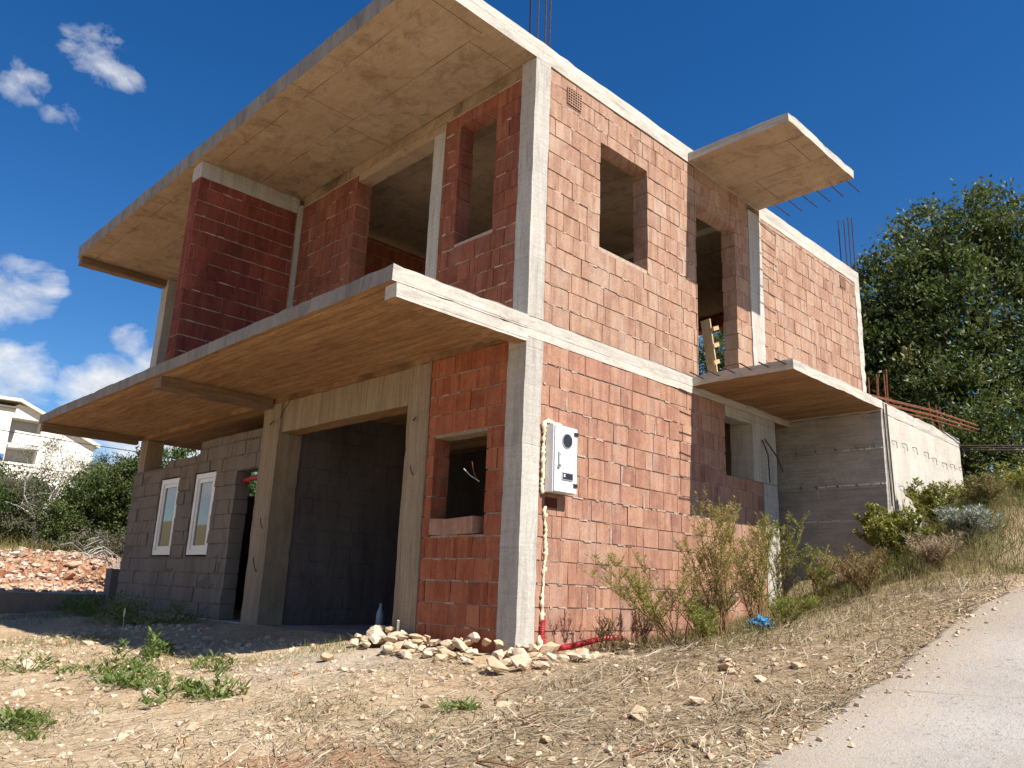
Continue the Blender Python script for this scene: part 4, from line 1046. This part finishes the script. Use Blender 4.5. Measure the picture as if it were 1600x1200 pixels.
tree('undergrowth_bush', (2.2,9.3), .3, [bl(0,0,.35,.7,.6,.4), bl(.8,0,.4,.7,.6,.45)], 'leaf_weed',
     'half dry bush at the top of the grassy bank, right of the annex', 'bush', per=.4, leafL=.08, leafW=.02, seed=35, clump=.22, tr=.03)
tree('dead_bush', (2.6,9.0), .3, [bl(.1,0,.5,.6,.5,.5)], 'leaf_grey', 'brown leafless bush at the upper right of the bank', 'bush', per=.12, leafL=.06, leafW=.014, seed=36, clump=.2, core=0, tr=.03, barkmat='stem')
tree('garden_tree', (-4.9,11.0), 2.0, [(0,0,3.4,1.5,1.1,1.2), (1.2,.2,2.6,1.2,1.0,1.1), (-1.3,.2,2.8,1.3,1.0,1.2), (0,0,1.9,1.6,1,.9), (.8,0,3.9,.9,.9,.8)], 'leaf_shrub',
     'olive green tree seen through the upper doorway behind the house', per=.55, leafL=.09, leafW=.045, seed=37, clump=.26)
LF = 'shrubs on the bank left of the house'
tree('green_shrub', (-19.6,.2), .4, [(0,0,.65,.9,.9,.8), (.3,.7,.9,.7,.8,.7), (0,-1.0,.8,.8,.9,.8), (-.3,.3,1.4,.7,.8,.5)], 'leaf_bright', 'bright green shrub at the left edge of the photo above the bank', 'shrub', LF, per=1.02, leafL=.10, leafW=.05, seed=41, clump=.25, tr=.04)
tree('bare_shrub', (-18.3,1.0), .8, [(0,.1,1.5,.7,.8,.75), (0,.3,2.4,.6,.8,.5), (0,-.6,1.9,.6,.6,.6), (.1,.3,.9,.7,.7,.6), (0,-.7,1.1,.6,.6,.7), (-.2,.8,1.9,.6,.7,.6)], 'leaf_grey', 'grey half bare shrub with pale stems in front of the white building', 'shrub', LF, per=.24, leafL=.07, leafW=.018, seed=42, clump=.25, core=0, tr=.06, barkmat='twig')
tree('olive_shrub', (-18.8,-.3), .7, [(0,0,1.3,.6,.8,.8), (.1,-.9,1.2,.6,.7,.7)], 'leaf_shrub', 'olive shrub left of the pale stemmed one', 'shrub', LF, per=0.42, leafL=.07, leafW=.02, seed=43, clump=.25, core=0, tr=.05, barkmat='twig')
tree('olive_shrub', (-17.3,1.75), .5, [(0,0,.95,.75,.8,.85), (0,.2,1.75,.6,.7,.5), (.1,.5,1.35,.6,.6,.6), (.1,-.4,.5,.6,.6,.5)], 'leaf_shrub', 'rounded olive green shrub in the middle of the left bank', 'shrub', LF, per=1.19, leafL=.08, leafW=.03, seed=44, clump=.2, tr=.05)
tree('green_shrub', (-16.8,2.75), .9, [(0,0,1.6,.8,.8,.8), (.0,.4,2.3,.8,.8,.6), (0,-.5,1.9,.6,.6,.6), (.2,-.1,.75,.7,.7,.6), (0,.9,1.2,.8,.8,.9)], 'leaf_shrub', 'tall green shrub beside the left end of the house', 'shrub', LF, per=1.27, leafL=.09, leafW=.04, seed=45, clump=.22, tr=.07)
tree('green_tree', (-16.6,4.3), 1.4, [(0,0,2.1,1.2,1.0,1.1), (0,1.0,2.4,1.2,1.0,1.0), (.2,.3,1.0,1.1,1.1,.9), (0,2.0,1.9,1.1,1.0,1.2)], 'leaf_bright', 'bright green tree behind the block wall with the white windows', 'tree', LF, per=1.02, leafL=.10, leafW=.05, seed=46, clump=.25, tr=.1)
tree('pine_tree', (-22.0,3.55), 1.6, [(0,0,2.15,.7,.6,.55), (.1,.45,1.8,.6,.6,.5), (0,-.15,1.4,.6,.5,.5)], 'leaf_pine', 'small dark bluish pine standing behind the shrubs, below the balcony tip', 'pine', LF, per=0.85, leafL=.12, leafW=.02, seed=47, clump=.2, tr=.08)
tree('green_tree', (-24.5,.7), 1.0, [(0,-.6,1.9,.9,1.1,.6), (0,0,1.1,.9,1.1,.8), (0,1.3,1.0,.9,1.0,.7), (0,-1.4,1.0,.9,1.0,.7)], 'leaf_pine', 'dark green tree below the white building, behind the bare shrubs', 'tree', LF, per=0.85, leafL=.12, leafW=.05, seed=48, clump=.28, tr=.1)
tree('green_shrub', (-18.2,2.1), .5, [(0,0,1.1,.8,.8,.9), (0,-.7,.9,.7,.7,.7), (.2,.3,1.8,.7,.7,.6)], 'leaf_bright', 'mid green shrub between the olive shrub and the pale stemmed one', 'shrub', LF, per=1.1, leafL=.09, leafW=.045, seed=52, clump=.22, tr=.05)
tree('low_shrub', (-16.3,1.55), .2, [(0,0,.35,.5,.6,.35), (.1,.9,.35,.5,.6,.35)], 'leaf_grey', 'low dry grey shrub along the top of the red earth bank', 'shrub', LF, per=0.51, leafL=.07, leafW=.02, seed=49, clump=.18, tr=.02, barkmat='twig')
# dead white branches by the house end
db = empty('dead_branch', (-14.6,1.55,gz(-14.6,1.55)), label='bleached dead branches arching beside the left end of the house', cat='branch')
mb = MB(); r_ = random.Random(4)
for i in range(9):
    a = Vector((r_.uniform(-.1,.1), r_.uniform(-.1,.1), r_.uniform(.3,.6))); d = Vector((r_.uniform(.0,.4), r_.uniform(-.9,-.1), r_.uniform(.2,.5)))
    mb.tube([(0,.2,0), a+Vector((0,.1,.2)), a+d*.6+Vector((0,0,.2)), a+d*1.0, a+d*1.25+Vector((0,0,-.18))], [.02,.014,.011,.008,.004], 5)
    mb.tube([a+d*.6+Vector((0,0,.2)), a+d*.9+Vector((.1,-.05,.3)), a+d*1.15+Vector((.1,-.1,.15))], [.009,.006,.003], 4)
mb.build('branches', M['twig'], db)
for i, (x, y, r0, h, lab, n_) in enumerate((
   (-2.98,-1.9,.24,.27,'taller bright green weed clump nearest the shadow edge, bushy and upright', 420),
   (-2.35,-2.35,.33,.14,'low spreading green weed patch left of the middle clump', 300),
   (-1.55,-2.4,.3,.12,'low green weed patch below the tallest clump', 300),
   (-1.1,-2.42,.28,.13,'light green weed patch in the middle of the yard weeds', 260),
   (-.72,-2.2,.22,.15,'pointed leaved weed at the right end of the yard weeds', 200),
   (-1.75,-1.78,.2,.16,'small weed sprig right of the tallest clump', 130),
   (-.9,-3.4,.3,.11,'green weed clump at the lower left corner of the photo', 320),
   (-3.3,-2.75,.25,.2,'thin grassy weed at the left edge of the yard', 120),
   (1.0,-1.5,.13,.05,'tiny green sprout among the stones in the foreground', 70))):
    yard_weed(x, y, r0, h, lab, 60+i, n_, W=.018)
for i in range(7):
    x = -9.4+i*.62; y = -.55-.12*(i%3)
    yard_weed(x, y, .32, .28+.1*(i % 2), 'shaded dark weed along the foot of the grey block wall', 80+i, 240, W=.018)
mb = MB(); mb.tube([(0,0,0), (.0,.01,.12), (.01,.0,.24)], [.004,.003,.004], 5); mb.tube([(.01,0,.24),(.012,0,.33)], [.012,.010], 6)
o = mb.build('dry_stalk', M['twig']); o.location = (-4.76,-1.48,gz(-4.76,-1.48)); tag(o, 'single pale dry stalk standing at the edge of the shade', 'stalk')
mb = MB(); mb.obox((0,0,0), (.05,-.04,.17), .022, .02); o = mb.build('wood_stick', M['twig']); o.location = (-1.42,-.16,.05); tag(o, 'short pale stick poking out of the rubble heap', 'stick')
r_ = random.Random(9)
for i, (x, y, l, a, lab) in enumerate(((1.35,-1.55,.5,.5,'forked dry twig lying on the ground in the foreground'), (1.75,-2.0,.6,.15,'long thin dry twig near the bottom of the photo'), (1.15,-1.3,.35,2.3,'short dry twig on the stony ground before the corner'), (2.35,-1.55,.4,1.0,'dry twig lying in straw near the road'))):
    mb = MB(); pts = []
    for k in range(6):
        s_ = k/5*l; px, py = x+math.cos(a)*s_+r_.uniform(-.015,.015), y+math.sin(a)*s_+r_.uniform(-.015,.015); pts.append((px, py, gz(px,py)+.012+.02*math.sin(k)))
    mb.tube(pts, [.007,.0065,.006,.005,.004,.002], 5)
    p = Vector(pts[2]); mb.tube([p, p+Vector((.08,.06,.05)), p+Vector((.14,.13,.06))], [.005,.004,.002], 5)
    tag(mb.build('dry_twig', M['stem']), lab, 'twig')
bx = empty('white_house', (-80.4,-6,5.0), label='large white building with a recessed balcony on the hill at far left', cat='building')
def fy(y): return (y+4.92)*1.8-4.92+6
def fz(z): return (z-.55)*1.8+.55-5
def far_poly(name, pts, x0, x1, mat, parent=bx):
    mb = MB(); n = len(pts)
    for x in (x0, x1):
        for (y, z) in pts: mb.v.append((x, fy(y), fz(z)))
    mb.face(range(n)[::-1] if x0 > x1 else range(n)); mb.face([n+k for k in range(n)] if x0 > x1 else [n+k for k in range(n)][::-1])
    for k in range(n): mb.face((k, (k+1)%n, n+(k+1)%n, n+k))
    bmx = None
    o = mb.build(name, M[mat], parent)
    b = bmesh.new(); b.from_mesh(o.data); bmesh.ops.recalc_face_normals(b, faces=b.faces); b.to_mesh(o.data); b.free(); return o
# wall pieces round a loggia opening
far_poly('wall', [(-2,1.5), (4.83,1.5), (4.83,8.8), (-2,8.8)], 0, -9, 'stucco')
far_poly('wall', [(6.28,1.5), (9.0,1.5), (9.0,7.35), (6.28,8.7)], 0, -9, 'stucco')
far_poly('gable', [(4.83,8.22), (6.28,8.22), (6.28,8.7), (5.05,8.95), (4.83,8.8)], -.02, -9, 'stucco')
far_poly('loggia_back', [(4.84,1.5), (6.27,1.5), (6.27,8.2), (4.84,8.2)], -1.8, -9, 'stucco_grey')
far_poly('parapet', [(5.0,6.85), (6.26,6.9), (6.22,7.5), (5.06,7.55)], .25, .02, 'stucco')
far_poly('balcony_floor', [(4.85,6.62), (6.3,6.68), (6.3,6.82), (4.85,6.8)], .4, -1.7, 'stucco_grey')
far_poly('balcony_floor', [(4.85,5.0), (6.3,5.0), (6.3,5.9), (4.85,5.9)], .3, -1.7, 'stucco')
rf_ = far_poly('roof', [(-2,8.86), (5.05,9.05), (9.2,7.2), (9.25,7.38), (5.05,9.22), (-2,9.02)], .5, -9.5, 'tile')
far_poly('eave_beam', [(-2,8.6), (4.95,8.68), (4.95,8.77), (-2,8.7)], .3, .02, 'bark')
w_ = far_poly('window', [(4.45,5.95), (4.8,5.95), (4.8,6.3), (4.45,6.3)], .1, .02, 'stucco_grey')
far_poly('shutter', [(4.48,5.97), (4.78,5.97), (4.78,6.27), (4.48,6.27)], .16, .11, 'shutter', w_)
for i, (za, zb) in enumerate(((3.62,3.5), (3.42,3.1))):
    mb = MB(); pts = []
    for k in range(15):
        s_ = k/14; pts.append((-20-2*i, -9+26*s_, za+(zb-za)*s_-.5*math.sin(math.pi*s_)+1.05*(1-i*.35)))
    mb.tube(pts, .012, 5); tag(mb.build('power_cable', M['black_plastic']), ('upper' if i == 0 else 'lower')+' thin black cable crossing in front of the white building', 'cable')

# ------------------------------------------------------------------ light, sky, camera
sun_dir = Vector((.64, .045, .77)).normalized()     # towards the sun
sd = bpy.data.lights.new('sun', 'SUN'); sd.energy = 4.6; sd.angle = math.radians(.53); sd.color = (1, .945, .86)
so = bpy.data.objects.new('sun', sd); COL.objects.link(so); so.rotation_euler = sun_dir.to_track_quat('Z', 'Y').to_euler(); so.location = sun_dir*60
W = bpy.data.worlds.new('World'); S.world = W; W.use_nodes = True
t = NT(W.node_tree); bg = W.node_tree.nodes['Background']
sky = t.n('ShaderNodeTexSky', sky_type='NISHITA'); sky.sun_disc = False
sky.sun_elevation = math.asin(sun_dir.z); sky.sun_rotation = math.atan2(sun_dir.x, sun_dir.y)
sky.altitude = 300; sky.air_density = 1.0; sky.dust_density = .3; sky.ozone_density = 3.0
tc = t.n('ShaderNodeTexCoord'); Dv = tc.outputs['Generated']
clouds = [ # direction, angular radius (rad), weight
    ((-0.8318,0.1814,0.5246), .036, .56), ((-0.834,0.1631,0.5271), .024, .5), ((-0.8282,0.2065,0.521), .03, .46),
    ((-0.8659,0.1344,0.4818), .026, .54), ((-0.8703,0.1218,0.4772), .02, .5), ((-0.8699,0.1718,0.4623), .03, .42),
    ((-0.9392,0.182,0.291), .036, .8), ((-0.9474,0.1659,0.2738), .04, .8), ((-0.933,0.2007,0.2988), .022, .65),
    ((-0.9615,0.1912,0.1975), .04, .9), ((-0.9606,0.1761,0.2151), .03, .85),
    ((-0.938,0.2794,0.2052), .036, .85), ((-0.9466,0.257,0.1945), .03, .85), ((-0.9273,0.3053,0.2164), .03, .7), ((-0.9218,0.2926,0.2542), .025, .65), ((-0.9198,0.3184,0.2294), .03, .7),
    ((-0.97,0.10,0.20), .08, .8), ((-0.96,-0.15,0.25), .12, .7), ((-0.6,-0.75,0.28), .15, .8), ((0.2,-0.95,0.25), .2, .8), ((-0.9,-0.4,0.2), .15, .8), ((-0.93,0.35,0.12), .08, .9),
]
mask = None
for (d, ra, wgt) in clouds:
    dp = t.n('ShaderNodeVectorMath', operation='DOT_PRODUCT'); t.set(dp.inputs[0], Dv); dp.inputs[1].default_value = d
    k = t.math('MULTIPLY', t.math('SUBTRACT', 1.0, dp.outputs['Value']), 2.0/(ra*ra))      # (angle/ra)^2
    k = t.math('MULTIPLY', t.math('POWER', 2.718, t.math('MULTIPLY', k, -1.0)), wgt)
    mask = k if mask is None else t.math('MAXIMUM', mask, k)
nz1 = t.noise(t.scaled(Dv, (1, 1, 1.6)), 14, 9, .6, .3)
dens = t.math('ADD', mask, t.math('MULTIPLY', t.math('SUBTRACT', nz1, .5), 2.6))
dens = t.math('MULTIPLY', dens, t.math('MINIMUM', 1.0, t.math('MULTIPLY', mask, 3.0)))
al = t.ramp(dens, [(.22, 0), (.5, .38), (1.0, 1)])
nz2 = t.noise(Dv, 30, 6, .6)
ccol = t.mix(t.ramp(nz2, [(.35, 0), (.65, 1)]), (6.2,6.6,7.4), (9.3,9.3,9.2))
hs = t.n('ShaderNodeHueSaturation', {'Hue': .507, 'Saturation': 1.36, 'Value': 1.2}); t.set(hs.inputs['Color'], sky.outputs[0])
t.set(bg.inputs[0], t.mix(t.math('MULTIPLY', al, .92), hs.outputs[0], ccol)); bg.inputs[1].default_value = .055

cd = bpy.data.cameras.new('camera'); cam = bpy.data.objects.new('camera', cd); COL.objects.link(cam); S.camera = cam
cd.sensor_width = 36; cd.lens = 36*1241.265/1600; cd.clip_end = 2000; cd.clip_start = .05
RR = [[0.7025644550962309, 0.710594808952427, 0.03818643640351855], [-0.15154369532937817, 0.2018300474157263, -0.9676255165951765], [-0.6952968393724027, 0.6740323801198497, 0.2494847805152005]]
X_, Y_, Z_ = Vector(RR[0]), -Vector(RR[1]), -Vector(RR[2])
cam.matrix_world = Matrix(((X_.x, Y_.x, Z_.x, 4.90953), (X_.y, Y_.y, Z_.y, -4.92338), (X_.z, Y_.z, Z_.z, .54836), (0,0,0,1)))
S.render.engine = 'CYCLES'; S.cycles.max_bounces = 8; S.cycles.diffuse_bounces = 5; S.cycles.use_denoising = True
S.view_settings.view_transform = 'Standard'; S.view_settings.look = 'None'; S.view_settings.exposure = .95; S.view_settings.gamma = 1
S.render.resolution_x = 1024; S.render.resolution_y = 768
